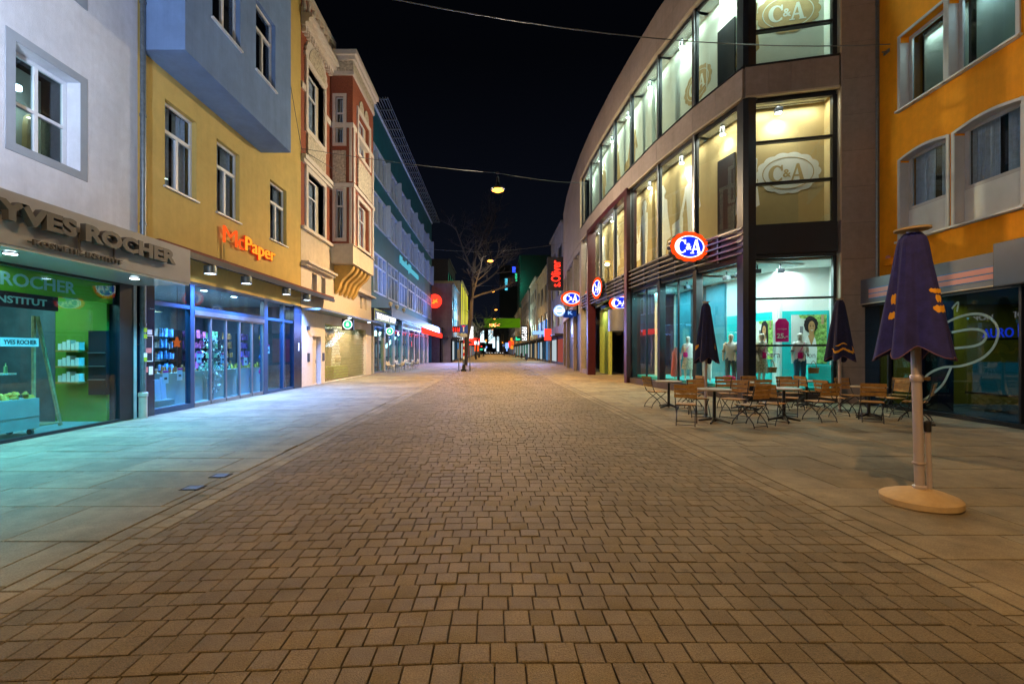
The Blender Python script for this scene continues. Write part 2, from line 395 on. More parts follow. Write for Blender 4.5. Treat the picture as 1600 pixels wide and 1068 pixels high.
# ---------------------------------------------------------------- window and building helpers
def window(par, fr, a0, a1, z0, z1, dep, style='T', mat=None, glass=None, sill=True, curtain=True, fw=.07, name='window', sillmat=None):
    mat = mat or m_wfr; f = MB(fr); d1, d0 = -dep+.06, -dep
    f.box(a0,a0+fw,d0,d1,z0,z1); f.box(a1-fw,a1,d0,d1,z0,z1); f.box(a0+fw,a1-fw,d0,d1,z0,z0+fw); f.box(a0+fw,a1-fw,d0,d1,z1-fw,z1)
    am = (a0+a1)/2; e = d1+.012
    if style == 'T':
        zt = z0+(z1-z0)*.66; f.box(a0+fw,a1-fw,d0,e,zt-.05,zt+.05); f.box(am-.045,am+.045,d0,d1+.006,z0+fw,zt-.05)
    elif style == 'H': zt = z0+(z1-z0)*.66; f.box(a0+fw,a1-fw,d0,e,zt-.04,zt+.04)
    elif style == 'X':
        zt = z0+(z1-z0)*.47; f.box(a0+fw,a1-fw,d0,e,zt-.03,zt+.03); f.box(am-.035,am+.035,d0,d1+.006,z0+fw,z1-fw)
    elif style == '2': f.box(am-.05,am+.05,d0,d1+.006,z0+fw,z1-fw)
    o = f.build(name, mat, par)
    MB(fr).box(a0+fw*.5,a1-fw*.5,d0+.02,d0+.032,z0+fw*.5,z1-fw*.5).build('pane', glass or g_win, o)
    if curtain:
        c = MB(fr); N = max(8, int((a1-a0)*14)); zc = z1-.02
        for side in (0,1):
            s0 = a0+.03 if side == 0 else am+(a1-a0)*.08; s1 = am-(a1-a0)*.05 if side == 0 else a1-.03
            pr = [(s0+(s1-s0)*i/N, d0-.12+.03*math.sin(i*1.9+side+a0*3)) for i in range(N+1)]
            c.slab(pr + [(x, yv-.006) for x, yv in reversed(pr)], z0, zc)
        c.build('curtain', m_curtain, o)
    if sill: MB(fr).box(a0-.06,a1+.06,-dep+.06,.07,z0-.05,z0-.004).build('sill', sillmat or m_wfr, o)
    return o
LF = Fr((-8.5,0,0), (0,1))
# ================================================================ LEFT SIDE
# ---------------- white building with the cosmetics shop
B = thing('white_building', 'white rough rendered building over the cosmetics shop with lime green banner', 'building', (-8.5,6,0))
holes = [(7.95,9.2,5.28,7.1),(7.95,9.2,8.85,10.7),(4.6,5.85,5.28,7.1)]
w = MB(LF); w.wall(1,10.68,3.6,14.5,0,holes,.34); w.k = 1; w.box(1,10.68,-4.2,-.9,3.3,14.5); w.k = 0
w.box(1,10.68,-4.2,-.35,14.5,14.7); w.box(10.55,10.67,-4.2,-.01,0,14.5); w.box(1,10.5,-4.3,-4.2,0,3.3)
w.build('wall', [m_white, m_dark], B)
for i, (a0,a1,z0,z1) in enumerate(holes):
    s = MB(LF); t = .16
    s.ring([(a0-t,z0-t),(a1+t,z0-t),(a1+t,z1+t),(a0-t,z1+t)], [(a0,z0),(a1,z0),(a1,z1),(a0,z1)], 0, .012)
    s.build('window_surround', m_grey, B)
    window(B, LF, a0+.01,a1-.01,z0+.01,z1-.01,.33,'X', glass=g_green if i == 0 else g_win, curtain=(i != 0), fw=.075, sill=False)
q = MB(LF); q.box(7.9,9.25,-.88,-.86,5.2,7.15); q.build('roller_blind', m_pale, B)
d = MB(LF); d.prism([(8.62,5.3),(8.86,5.3),(8.86,5.75),(8.8,5.95),(8.78,6.12),(8.72,6.2),(8.66,6.12),(8.64,5.95)], -.6, -.5); d.build('figurine', m_tan, B)
d = MB(LF); d.lathe(8.45,-.5,[(.0,6.62),(.07,6.6),(.07,6.52),(.0,6.5)],12); d.build('window_lamp', e_cool, B)
lamp('POINT', LF(8.5,-.55,6.3), 6, (.8,.95,1), size=.06)
c = MB(LF); c.box(1,10.62,0,1.3,3.18,3.98); c.build('canopy', m_canopy, B)
c = MB(LF); c.box(1,10.6,.02,1.28,3.14,3.178); c.build('soffit', m_soffit, B)
for yy in (9.47,7.04,4.61,2.2):
    r = MB(); r.lathe(-7.6,yy,[(.10,3.125),(.10,3.139)],20); dl = r.build('downlight', m_slatelt, B)
    r = MB(); r.lathe(-7.6,yy,[(.08,3.118),(.08,3.124)],20); r.build('lens', e_cool, dl)
    lamp('SPOT', (-7.6,yy,3.1), 780, (.03,.58,.85), (-7.45,yy,0), .07, 125, .6)
# shop front
f = MB(LF); f.box(10.15,10.54,-.3,.02,0,3.14); f.box(1,10.15,-.06,.03,0,.06); f.box(1,10.15,-.06,.02,3.1,3.14); f.box(5.2,5.27,-.05,.03,.06,3.1)
f.build('shop_front_frame', m_slate, B)
q = MB(LF); q.box(5.27,10.15,-.04,-.025,.06,3.1); q.build('shop_pane', g_teal, B)
q = MB(LF); q.box(1,5.2,-.04,-.025,.06,3.1); q.build('shop_pane', g_teal, B)
r = MB(LF); r.box(1,10.14,-4.18,-4.1,0,3.1); r.box(10.06,10.13,-4.1,-1.36,0,3.1); r.box(1,1.06,-4.1,-.1,0,3.1); r.build('shop_wall', m_interior_d, B)
r = MB(LF); r.box(10.06,10.13,-1.35,-.2,0,3.1); r.build('green_wall', m_interior_g, B)
r = MB(LF); r.box(1,10.1,-4.1,-.07,3.1,3.138); r.build('shop_ceiling', m_shopw, B)
r = MB(LF); r.box(1,10.1,-4.1,-.07,.004,.02); r.build('shop_floor', m_counter, B)
lamp('AREA', LF(7.7,-.068,3.08), 9, (1,1,.85), LF(7.7,-.115,2.5), .03, sizey=4.6)
bn = MB(LF); bn.box(5.3,10.1,-.16,-.10,2.66,3.09); bn = tag(bn.build('banner_sign', m_greenb), 'lime green shop banner with white lettering inside the glass', 'sign')
q = MB(LF); q.text('YVES', 6.4,7.55,2.76,3.0,-.10,-.09,.02); q.text('ROCHER', 7.8,9.2,2.76,3.0,-.10,-.09,.02); q.build('lettering', m_whitep, bn)
bn = MB(LF); bn.box(5.3,8.85,-.15,-.11,2.38,2.655); bn = tag(bn.build('banner_sign', m_maroon), 'dark maroon institute banner under the lime green one', 'sign')
q = MB(LF); q.text('KOSMETIK', 6.2,7.55,2.45,2.58,-.11,-.10,.02); q.text('-INSTITUT', 7.62,8.62,2.45,2.58,-.11,-.10,.02); q.build('lettering', m_whitep, bn)
bn = MB(LF); bn.box(7.85,8.5,-.16,-.14,1.68,1.84); bn = tag(bn.build('shelf_sign', m_whitep), 'narrow white name strip hanging above the bottle table', 'sign')
q = MB(LF); q.text('YVES ROCHER', 7.89,8.46,1.72,1.80,-.14,-.134,.01); q.build('lettering', m_letter, bn)
# lettering on the fascia
t = thing('fascia_sign', 'large grey standing letters with a smaller line below on the beige canopy front', 'sign', LF(8,1.3,3.2))
q = MB(LF); q.text('YVES ROCHER', 6.33,9.92,3.50,3.80,1.36,1.46,.05); q.build('lettering', m_letter, t, bevel=.006)
q = MB(LF); q.text('KOSMETIK-INSTITUT', 6.95,8.6,3.24,3.335,1.33,1.37,.02); q.build('small_lettering', m_letter, t)
q = MB(LF); q.tube([(6.2,1.335,3.63),(10,1.335,3.63)],.012,6); q.tube([(7.75,1.33,3.3),(7.75,1.33,3.65)],.018,6); q.tube([(8.45,1.33,3.3),(8.45,1.33,3.65)],.018,6)
q.tube([(6.9,1.315,3.29),(8.65,1.315,3.29)],.008,6); q.build('mounting_rail', m_letter, t)
# goods inside
def goods(mb, a0, a1, d0, d1, z, hmin, hmax, n):
    for i in range(n):
        x = a0+(a1-a0)*(i+R.uniform(.1,.6))/n; ww = (a1-a0)/n*R.uniform(.4,.8); dd = R.uniform(d0,d1); h = R.uniform(hmin,hmax)
        mb.box(x,x+ww,dd,dd+min(.12,ww),z,z+h)
t = thing('goods_trolley', 'pale wheeled trolley box heaped with yellow packets behind the left shop glass', 'trolley', LF(8.0,-.5,0))
q = MB(LF); q.box(7.5,8.62,-.75,-.25,.13,.70); q.box(7.5,8.62,-.25,-.238,.36,.375); q.build('bin', m_counter, t)
q = MB(LF)
for i in range(60):
    a = R.uniform(7.53,8.58); dd = R.uniform(-.72,-.28); z = .68+R.uniform(0,.12); s_ = R.uniform(.04,.08)
    q.loft([(a,dd,z-s_*.6,s_*.4,s_*.4),(a,dd,z,s_,s_*.8),(a+.01,dd,z+s_*.8,s_*.3,s_*.3)],6)
q.build('packets', M('yellow packets', (.65,.33,.05), .4, var=.3, island=.4), t)
for a, dd in ((7.6,-.3),(8.5,-.3),(7.6,-.7),(8.5,-.7)):
    q = MB(LF); q.tube([(a-.02,dd,.07),(a+.02,dd,.07)],.055,12); q.build('caster', m_black, t)
t = thing('display_easel', 'tall wooden A shaped easel frame standing inside the left shop window', 'easel', LF(9,-.8,0))
for p in ([(8.85,-.6,.05),(9.0,-.75,2.3)], [(9.35,-.55,.05),(9.04,-.72,2.3)]):
    q = MB(LF); q.tube(p,.035,6); q.build('leg', m_woodlt, t)
q = MB(LF); q.tube([(8.87,-.62,.12),(9.33,-.56,.12)],.03,6); q.build('rail', m_woodlt, t)
for k, (a, z) in enumerate(((9.15,1.62),(9.2,1.27),(9.25,.92))):
    t = thing('display_shelf', 'shelf of white boxes on the green wall, %s of three' % ('top','middle','bottom')[k], 'shelf', LF(10,-.8,z), 'white box shelves in the left shop')
    q = MB(LF); q.box(9.82,10.06,-1.12,-.62,z-.04,z); q.build('board', m_wood, t)
    q = MB(LF)
    for i in range(5): q.box(9.86,10.0,-1.1+i*.095,-1.02+i*.095,z,z+.14+.04*(i % 3))
    q.build('boxes', m_whitep, t)
t = thing('shelf_cabinet', 'dark glazed cabinet with shelves against the green shop wall', 'cabinet', LF(9.9,-1.6,0))
q = MB(LF); q.box(9.98,10.06,-.54,-.14,.62,2.05); q.build('body', m_slate, t)
for z in (.95,1.25,1.55): q = MB(LF); q.box(9.93,9.98,-.52,-.16,z,z+.02); q.build('shelf', m_slatelt, t)
t = thing('bottle_table', 'table of small green bottles behind the wheeled trolley', 'table', LF(8.3,-1.4,0))
q = MB(LF); q.box(6.5,9.1,-1.7,-1.2,1.12,1.15); q.build('tabletop', m_shopw, t)
for a in (6.7,8.9): q = MB(LF); q.tube([(a,-1.45,0.02),(a,-1.45,1.12)],.03,8); q.build('leg', m_slatelt, t)
q = MB(LF)
for i in range(34):
    a = 6.55+i*.075; dd = R.uniform(-1.65,-1.25); h = R.uniform(.14,.3); q.loft([(a,dd,1.15,.03,.03),(a,dd,1.15+h*.7,.03,.03),(a,dd,1.15+h*.8,.012,.012),(a,dd,1.15+h,.012,.012)],7)
q.build('bottles', M('green bottles', (.25,.42,.22), .25, island=.6), t)
for k in range(4):
    t = thing('wall_shelf', 'long back wall shelf of dark bottles in the cosmetics shop, %s' % ('lowest','second from below','third from below','highest')[k], 'shelf', LF(7,-4,.6+.5*k), 'back wall shelves of the cosmetics shop')
    q = MB(LF); q.box(2,9.3,-4.1,-3.8,.6+.5*k,.63+.5*k); q.build('board', m_slatelt, t)
    q = MB(LF); goods(q,2,9.3,-4.05,-3.9,.63+.5*k,.15,.34,60); q.build('bottles', m_goods, t)
lamp('AREA', LF(6.5,-2,3.05), 70, (.55,.9,.85), LF(6.5,-2,0), 3.5)
lamp('AREA', LF(9.0,-1.2,3.05), 30, (.65,1,.8), LF(9.0,-1.4,0), .8)
t = thing('added_flood_light', 'added flood light on an unseen slim mast by the near left pavement edge', 'flood light', (-5.0,2.6,0))  # mast and flood added out of view to light the white wall
q = MB(); q.lathe(-5.0,2.6,[(.09,0),(.09,.1),(.05,.12),(.04,5.4)],12); q.build('mast', m_slate, t)
q = MB(); q.box(-5.15,-4.95,2.45,2.75,5.4,5.65); q.build('head', m_slate, t); q = MB(); q.box(-5.16,-5.151,2.48,2.72,5.43,5.62); q.build('lens', e_cool, t)
lamp('SPOT', (-5.3,2.75,5.55), 2600, (.62,.76,1), (-8.5,5.6,7.6), .1, 110, 1)
# downpipe
t = thing('downpipe', 'grey zinc downpipe with pale cast iron foot between white and yellow buildings', 'downpipe', LF(10.68,.1,0))
q = MB(LF); q.tube([(10.72,.1,.6),(10.72,.1,14.6)],.06,14)
for z in (2.2,4.6,7.2,9.9,12.5): q.lathe(10.72,.1,[(.06,z),(.072,z),(.072,z+.06),(.06,z+.06)],14)
q.build('pipe', m_pipe, t)
q = MB(LF); q.lathe(10.72,.1,[(.085,0),(.085,.5),(.1,.52),(.1,.6),(.07,.62)],16); q.build('foot', m_castiron, t)
for i, (z, mt_) in enumerate(((2.05,0),(1.9,0),(1.45,1),(1.35,0))):
    q = MB(LF); q.box(10.66,10.76,.163,.168,z,z+.1); q.build('sticker', (m_greenb, m_whitep)[mt_], t)

# ---------------- yellow building with the stationery shop
B = thing('yellow_building', 'yellow rendered building with blue bay and stationery shop on the ground floor', 'building', (-8.5,15,0))
wins = [(11.57,12.8,5.87,8.12),(13.73,14.96,5.87,8.12),(17.0,18.35,5.87,8.12)]
w = MB(LF); w.wall(10.68,19.7,3.55,17.5,0,wins,.2); w.k = 1; w.box(10.9,19.69,-4,-.75,3.6,17.4); w.k = 0; w.box(10.69,19.69,-4,-.21,17.4,17.6)
w.box(10.69,10.8,-4.2,-.3,0,3.55); w.box(19.58,19.69,-4.2,-.3,0,3.55); w.box(10.8,19.58,-4.3,-4.2,0,3.6)
w.build('wall', [m_yellow, m_dark], B)
for h in wins: window(B, LF, h[0]+.005,h[1]-.005,h[2],h[3],.19,'T')
BF = LF.shift(0,1.08); bw = [(11.8,13.1,10.38,12.6),(13.96,15.2,10.38,12.6)]
w = MB(BF); w.wall(10.76,16.36,8.83,17.2,0,bw,.2); w.k = 1; w.box(10.9,16.2,-1.0,-.7,9,17); w.k = 0
w.poly([(10.76,0,8.83),(16.36,0,8.83),(16.36,-1.08,8.83),(10.76,-1.08,8.83)])
w.poly([(10.76,0,8.83),(10.76,-1.08,8.83),(10.76,-1.08,17.2),(10.76,0,17.2)]); w.poly([(16.36,0,8.83),(16.36,-1.08,8.83),(16.36,-1.08,17.2),(16.36,0,17.2)])
w.poly([(10.76,0,17.2),(16.36,0,17.2),(16.36,-1.08,17.2),(10.76,-1.08,17.2)])
bay = w.build('bay', [m_blue, m_dark], B)
for h in bw: window(B, BF, h[0]+.005,h[1]-.005,h[2],h[3],.19,'T', curtain=False)
# glowing lettering
t = thing('shop_sign', 'glowing orange red letter sign on the yellow wall', 'sign', LF(15.5,.05,5))
q = MB(LF)
def serifM(q, a0, z0, wd, h, d0, d1):
    s_ = .075; q.prism([(a0,z0),(a0+s_*.6,z0),(a0+s_*.6,z0+h*.8),(a0+wd/2-.02,z0),(a0+wd/2+.04,z0),(a0+wd-s_*1.3,z0+h*.8),(a0+wd-s_*1.3,z0),(a0+wd,z0),(a0+wd,z0+h),(a0+wd-s_*1.5,z0+h),(a0+wd/2+.01,z0+h*.25),(a0+s_*1.4,z0+h),(a0,z0+h)], d0, d1)
    for x in (a0-.05,a0+wd-s_*1.3-.05): q.box(x,x+.2,d0+.002,d1-.002,z0-.03,z0)
q.text('M', 13.9,14.62,4.98,5.5,.08,.13,-.02); q.text('c', 14.74,15.02,4.97,5.32,.08,.13,-.01)
q.build('serif_letters', e_redor, t)
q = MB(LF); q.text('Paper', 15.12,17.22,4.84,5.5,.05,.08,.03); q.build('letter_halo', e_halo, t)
q = MB(LF); q.text('Paper', 15.15,17.19,4.86,5.48,.081,.12,.0); q.build('bold_letters', e_amber, t)
q = MB(LF); q.tube([(14.0,.06,4.2),(14.0,.06,5.1)],.03,8); q.tube([(13.9,.05,5.1),(17.2,.05,5.1)],.015,6); q.build('bracket', m_yellow, t)
lamp('AREA', LF(15.5,.3,5.2), .5, (1,.12,.02), LF(15.5,0,5.2), 2.6, sizey=.4)
# canopy rail with lamps
c = MB(LF); c.box(10.75,22.4,.0,.5,4.16,4.22); c.box(10.75,22.4,.44,.54,4.04,4.158); c.build('canopy_rail', m_slate, B)
c = MB(LF); c.prism([(10.75,4.221),(22.4,4.221),(22.4,4.29),(10.75,4.29)],.02,.5); c.build('canopy_tiles', m_tileroof, B)
for i, yy in enumerate((12.66,14.5,17.3,19.2)):
    t = thing('canopy_lamp', 'drum lamp shining down under the canopy rail, %s from the white building' % ('first','second','third','fourth')[i], 'lamp', LF(yy,.48,4.04), 'drum lamps under the canopy rail')
    q = MB(LF); q.lathe(yy,.48,[(.0,4.0),(.155,4.0),(.165,3.97),(.165,3.77),(.15,3.77),(.15,3.9),(0,3.9)],20); q.build('drum', m_pipe, t)
    q = MB(LF); q.tube([(yy-.09,.48,4.0),(yy-.09,.48,4.05)],.014,6); q.tube([(yy+.09,.48,4.0),(yy+.09,.48,4.05)],.014,6); q.build('hanger', m_slate, t)
    q = MB(LF); q.lathe(yy,.48,[(.145,3.79),(.145,3.80)],20); q.build('lens', e_cool, t)
    lamp('SPOT', LF(yy,.48,3.76), 1850, (.17,.38,1), LF(yy,1.1,0), .12, 140, .7)
# shop front frames
f = MB(LF)
for a0,a1 in ((12.5,12.66),(16.5,16.78),(18.0,18.1)): f.box(a0,a1,-.12,.03,0.0,3.52)
f.box(11.14,19.25,-.12,.02,3.46,3.55); f.box(11.14,18.9,-.1,.022,2.76,2.86); f.box(11.14,12.5,-.12,.035,0,.14); f.box(16.78,18.9,-.12,.035,0,.1)
f.build('shop_front_frame', m_navy, B)
f = MB(LF); f.box(12.66,16.5,-.06,.05,2.62,2.755); f.build('door_header', m_slatelt, B)
for i in range(5):
    x0 = 12.67+i*.766; ff = MB(LF); ff.box(x0,x0+.03,-.05,.02,.12,2.61); ff.box(x0+.736,x0+.764,-.05,.02,.12,2.61); ff.box(x0+.03,x0+.736,-.05,.018,.02,.12); ff.box(x0+.03,x0+.736,-.05,.018,2.57,2.61)
    o = ff.build('door', m_slatelt, B); q = MB(LF); q.box(x0+.03,x0+.736,-.03,-.02,.12,2.57); q.build('pane', g_blue, o)
for a0,a1,z0,z1 in ((11.14,12.5,.14,2.76),(11.14,12.5,2.86,3.46),(12.66,16.5,2.86,3.46),(16.78,18.0,.1,2.76),(16.78,18.0,2.86,3.46),(18.1,18.9,.1,2.76),(18.1,18.9,2.86,3.46)):
    q = MB(LF); q.box(a0,a1,-.04,-.028,z0,z1); q.build('shop_pane', g_blue if z0 < 1 else g_shop, B)
for a0,a1 in ((10.78,11.14),(18.9,19.66)):
    q = MB(LF)
    for z in range(4): q.box(a0,a1,-.3,.06,z*.88,z*.88+.874)
    q.build('tiled_pier', m_navytile, B)
for a,z,ww,h,mt_,lab in ((10.82,1.35,.24,.62,m_blueblk,'blue price notice framed on the dark pier'),(10.9,2.0,.15,.12,m_whitep,'small tilted white sticker high on the dark pier'),(10.8,1.08,.12,.13,m_pink,'red and white sticker low on the dark pier'),(10.95,1.02,.13,.2,m_whitep,'white label low on the dark pier'),(19.3,1.6,.1,.35,m_whitep,'white label on the far dark pier')):
    s_ = MB(LF); s_.box(a,a+ww,.061,.067,z,z+h); o = tag(s_.build('notice', mt_), lab, 'notice')
    if h > .5:
        q = MB(LF); q.ring([(a-.01,z-.01),(a+ww+.01,z-.01),(a+ww+.01,z+h+.01),(a-.01,z+h+.01)],[(a+.01,z+.01),(a+ww-.01,z+.01),(a+ww-.01,z+h-.01),(a+.01,z+h-.01)],.067,.072); q.build('border', m_whitep, o)
        q = MB(LF); q.box(a+.03,a+ww-.03,.067,.071,z+.2,z+.32); q.build('pink_line', m_pink, o)
# interior
r = MB(LF); r.box(10.82,19.56,-4.2,-4.1,0,3.55); r.box(10.81,10.87,-4.1,-.35,0,3.55); r.box(19.5,19.56,-4.1,-.35,0,3.55); r.build('shop_wall', m_interior_d, B)
r = MB(LF); r.box(10.87,19.5,-4.1,-.13,3.5,3.54); r.build('shop_ceiling', m_interior_b, B)
r = MB(LF); r.box(10.87,19.5,-4.1,-.13,.004,.02); r.build('shop_floor', m_counter, B)
for k in range(3):
    t = thing('counter', 'grey sales counter heaped with small goods, %s the glass doors' % ('left behind','in the middle behind','right behind')[k], 'counter', LF(13.2+k*1.9,-1.2,0), 'counters in the stationery shop')
    a0 = 12.75+k*1.9; q = MB(LF); q.box(a0,a0+1.7,-1.5,-.9,.02,.95); q.build('body', m_counter, t)
    q = MB(LF); goods(q,a0,a0+1.7,-1.45,-1.0,.951,.05,.22,26); q.build('packets', M('bright packets%d' % k, ((.5,.2,.08),(.18,.42,.36),(.5,.45,.10))[k], .4, var=.6, scale=7, island=.7), t)
for k in range(4):
    t = thing('stationery_shelf', 'tall dark shelf of coloured packs in the stationery shop, %s from the street pier' % ('first','second','third','fourth')[k], 'shelf', LF(11.6+k*2.1,-3.5,0), 'shelves in the stationery shop')
    a0 = 11.1+k*2.1; q = MB(LF)
    for z in (.3,.75,1.2,1.65,2.1): q.box(a0,a0+1.8,-4.05,-3.6,z,z+.03)
    q.box(a0-.03,a0,-4.05,-3.6,0.02,2.4); q.box(a0+1.8,a0+1.83,-4.05,-3.6,0.02,2.4); q.build('carcass', m_slate, t)
    q = MB(LF)
    for z in (.3,.75,1.2,1.65,2.1): goods(q,a0,a0+1.8,-3.95,-3.7,z+.03,.15,.34,16)
    q.build('packs', M('mixed packs%d' % k, ((.4,.1,.12),(.12,.25,.4),(.35,.3,.3),(.3,.1,.35))[k], .5, var=.7, scale=5, island=.8), t)
t = thing('tinsel_tree', 'glittering silvery decorated tree behind the glass doors', 'display tree', LF(14.75,-.75,0))
q = MB(LF); q.tube([(14.75,-.75,.02),(14.75,-.75,1.9)],.03,8); q.build('trunk', m_slatelt, t)
q = MB(LF)
for i in range(420):
    z = R.uniform(.2,2.1); rr = (.42*(1-abs(z-1.35)/1.3)+.08)*math.sqrt(R.random()); an = R.uniform(0,2*pi); s_ = R.uniform(.02,.05)
    a = 14.75+rr*math.cos(an); dd = -.75+rr*math.sin(an)*.9; q.poly([(a-s_,dd+R.uniform(-s_,s_),z-s_),(a+s_,dd+R.uniform(-s_,s_),z-s_*.3),(a,dd+R.uniform(-s_,s_),z+s_)])
q.build('foliage', M('tinsel', (.45,.5,.5), .3, metal=.3, island=.7), t)
t = thing('magazine_stand', 'low stand of yellow and white leaflets in the first shop window', 'stand', LF(11.7,-.4,0))
q = MB(LF); q.box(11.2,12.2,-.6,-.2,.14,.3); q.build('base', m_counter, t)
for i,(a,mt_,dx) in enumerate(((11.22,m_gold,.28),(11.45,m_greenb,.3),(11.78,m_whitep,.2),(12.0,m_whitep,.18))):
    q = MB(LF); q.prism([(a,.3),(a+dx,.3),(a+dx-.06,.3+.45+.05*i),(a-.06,.75+.05*i)],-.42,-.40); q.build('leaflet', mt_, t)
for a,z in ((11.62,.75),(12.15,.8),(12.95,1.25),(14.1,1.2),(15.4,1.1),(16.95,1.5)):
    s_ = MB(LF); s_.box(a,a+.2,-.1,-.09,z,z+.34); o = tag(s_.build('price_card', m_whitep), 'white price card with red head inside the stationery shop glass', 'price card', 'price cards in the stationery shop')
    q = MB(LF); q.box(a+.005,a+.195,-.09,-.085,z+.28,z+.335); q.build('red_head', m_mag, o); q = MB(LF); q.box(a+.05,a+.15,-.09,-.086,z+.1,z+.16); q.build('price_line', m_letter, o)
t = thing('bag_rack', 'rack of red, yellow and pink bags in the last shop window', 'rack', LF(17.4,-.5,0))
q = MB(LF); q.tube([(17.8,-.5,.02),(17.8,-.5,2.3)],.025,8); q.build('post', m_woodlt, t)
for i,(z,mt_) in enumerate(((2.0,m_gold),(1.75,e_red if 0 else m_mag),(1.25,m_steelblue),(.95,m_goods),(.7,m_mag),(.35,m_steelblue))):
    q = MB(LF); q.loft([(17.4+.08*(i % 2),-.5,z,.12,.08),(17.4+.08*(i % 2),-.5,z+.1,.22,.1),(17.4,-.5,z+.24,.14,.05)],10); q.build('bag', mt_, t)
for k,(a,col) in enumerate(((11.3,(.6,.15,.2)),(12.9,(.7,.45,.08)),(13.75,(.15,.35,.65)),(15.3,(.6,.12,.35)),(16.05,(.2,.5,.25)),(17.05,(.65,.3,.1)),(18.2,(.35,.2,.6)))):
    t = thing('goods_rack', 'narrow hanging rack of %s packs behind the stationery shop glass' % ('red','amber','blue','pink','green','orange','violet')[k], 'rack', LF(a+.2,-1.9,0), 'hanging goods racks in the stationery shop'); q = MB(LF); q.box(a,a+.03,-2.0,-1.95,.02,2.3); q.box(a+.62,a+.65,-2.0,-1.95,.02,2.3)
    for z in (1.0,1.35,1.7,2.05): q.box(a+.03,a+.62,-2.0,-1.95,z-.03,z)
    q.build('frame', m_slate, t); q = MB(LF); mt_ = M('rack packs %d' % k, col, .4, var=.7, scale=6, island=.7)
    for z in (1.0,1.35,1.7,2.05): goods(q,a+.03,a+.62,-1.93,-1.82,z,.14,.28,6)
    q.build('packs', mt_, t)
t = thing('star_lamp', 'red and yellow lit paper star hanging behind the glass doors', 'lamp', LF(13.3,-.9,1.9))
q = MB(LF); q.prism([(13.3+(.16 if i % 2 == 0 else .06)*math.sin(i*pi/5), 1.85+(.16 if i % 2 == 0 else .06)*math.cos(i*pi/5)) for i in range(10)],-.95,-.88); q.build('star', e_redor, t)
q = MB(LF); q.tube([(13.3,-.91,2.1),(13.3,-.91,3.5)],.006,5); q.build('cord', m_black, t)
t = thing('glow_lettering', 'small pale blue lit sign in the stationery shop', 'sign', LF(14,-2.5,1.9)); q = MB(LF); q.glyphs(4,13.6,14.2,1.95,2.07,-2.5,-2.48); q.build('lettering', e_cyan, t)
for yy in (13.9,15.5,11.9):
    r = MB(LF); r.lathe(yy,-.5,[(.11,3.47),(.11,3.49)],18); dl = r.build('downlight', m_slatelt, B); r = MB(LF); r.lathe(yy,-.5,[(.09,3.46),(.09,3.468)],18); r.build('lens', e_cool, dl)
    lamp('SPOT', LF(yy,-.5,3.44), 260, (.4,.78,1), LF(yy,-.6,0), .08, 120, .6)
lamp('AREA', LF(15,-2.2,3.45), 330, (.70,.88,1), LF(15,-2.2,0), 3.5, sizey=2)

# ---------------- cream and red brick building
B = thing('brick_building', 'ornate red brick building with cream stucco trim and projecting corner bay', 'building', (-8.5,25,0))
hz = [(20.32,22.3,7.2,9.72),(20.32,22.3,11.7,14.6),(20.9,21.5,4.35,5.25),(22.0,22.6,4.35,5.25),(28.4,28.9,4.3,5.1),(29.4,29.9,4.3,5.1),(22.5,29.75,0,2.98),(21.0,22.0,0,2.3)]
w = MB(LF); w.wall(19.72,31,0,5.6,0,hz,.3); w.build('ground_floor_wall', m_creamlt, B)
w = MB(LF); w.wall(19.72,31,5.6,7.15,0,[],.1); w.build('stucco_band', m_cream, B)
w = MB(LF); w.wall(19.72,31,7.15,16.3,0,hz[:2],.3); w.k = 1; w.box(19.8,30.9,-3.5,-.9,3.4,16.2); w.k = 0; w.box(19.73,30.99,-3.6,-.31,16.2,16.4); w.build('wall', [m_brick, m_dark], B)
for h in hz[:2]:
    s_ = MB(LF); t_ = .22; a0,a1,z0,z1 = h
    s_.ring([(a0-t_,z0-t_),(a1+t_,z0-t_),(a1+t_,z1+t_),(a0-t_,z1+t_)],[(a0,z0),(a1,z0),(a1,z1),(a0,z1)],0,.09); s_.build('window_surround', m_creamlt, B)
    window(B, LF, a0+.4,a1-.35,z0+.02,z1-.02,.29,'H', curtain=True, sill=False)
    q = MB(LF); q.box(a0,a0+.4,-.3,-.24,z0,z1); q.box(a1-.35,a1,-.3,-.24,z0,z1); q.build('window_cheek', m_cream, B)
q = MB(LF); Po = []; Pi = []
for i in range(25):
    an = pi*i/24; k = 1.0+.07*(i % 2); Po.append((21.31+1.25*k*math.cos(an),14.82+1.15*k*math.sin(an))); Pi.append((21.31+.95*math.cos(an),14.84+.86*math.sin(an)))
q.prism(Po,0.0,.1); q.build('arch_surround', m_creamlt, B); q = MB(LF); q.prism(Pi,.1,.13); q.build('arch_relief', m_relief, B)
q = MB(LF); q.box(20.25,22.4,0,.1,10.35,11.45); q.build('relief_panel', m_relief, B)
for z0,z1,dp,a1 in ((9.95,10.1,.14,23.28),(10.1,10.3,.22,23.28),(7.0,7.14,.16,23.28),(15.98,16.12,.2,23.28),(16.12,16.3,.35,23.28),(16.3,16.5,.48,23.28),(13.2,13.5,.07,20.1)):
    q = MB(LF); q.box(19.73,a1,0,dp,z0,z1); q.build('cornice', m_creamlt, B)
q = MB(LF); q.box(22.6,23.27,0,.07,13.2,13.5); q.build('cornice', m_creamlt, B)
q = MB(LF)
for a in [19.8+.24*i for i in range(14)]: q.box(a,a+.12,.0,.18,15.72,15.98)
q.build('dentil_band', m_creamlt, B)
q = MB(LF); q.box(19.73,23.6,-.2,.1,16.5,16.75); q.box(19.73,23.6,-.25,.18,17.5,17.8); q.build('parapet', m_creamlt, B)
q = MB(LF); q.box(19.75,23.55,-.15,-.02,16.75,17.5); q.build('parapet_panel', m_brick, B)
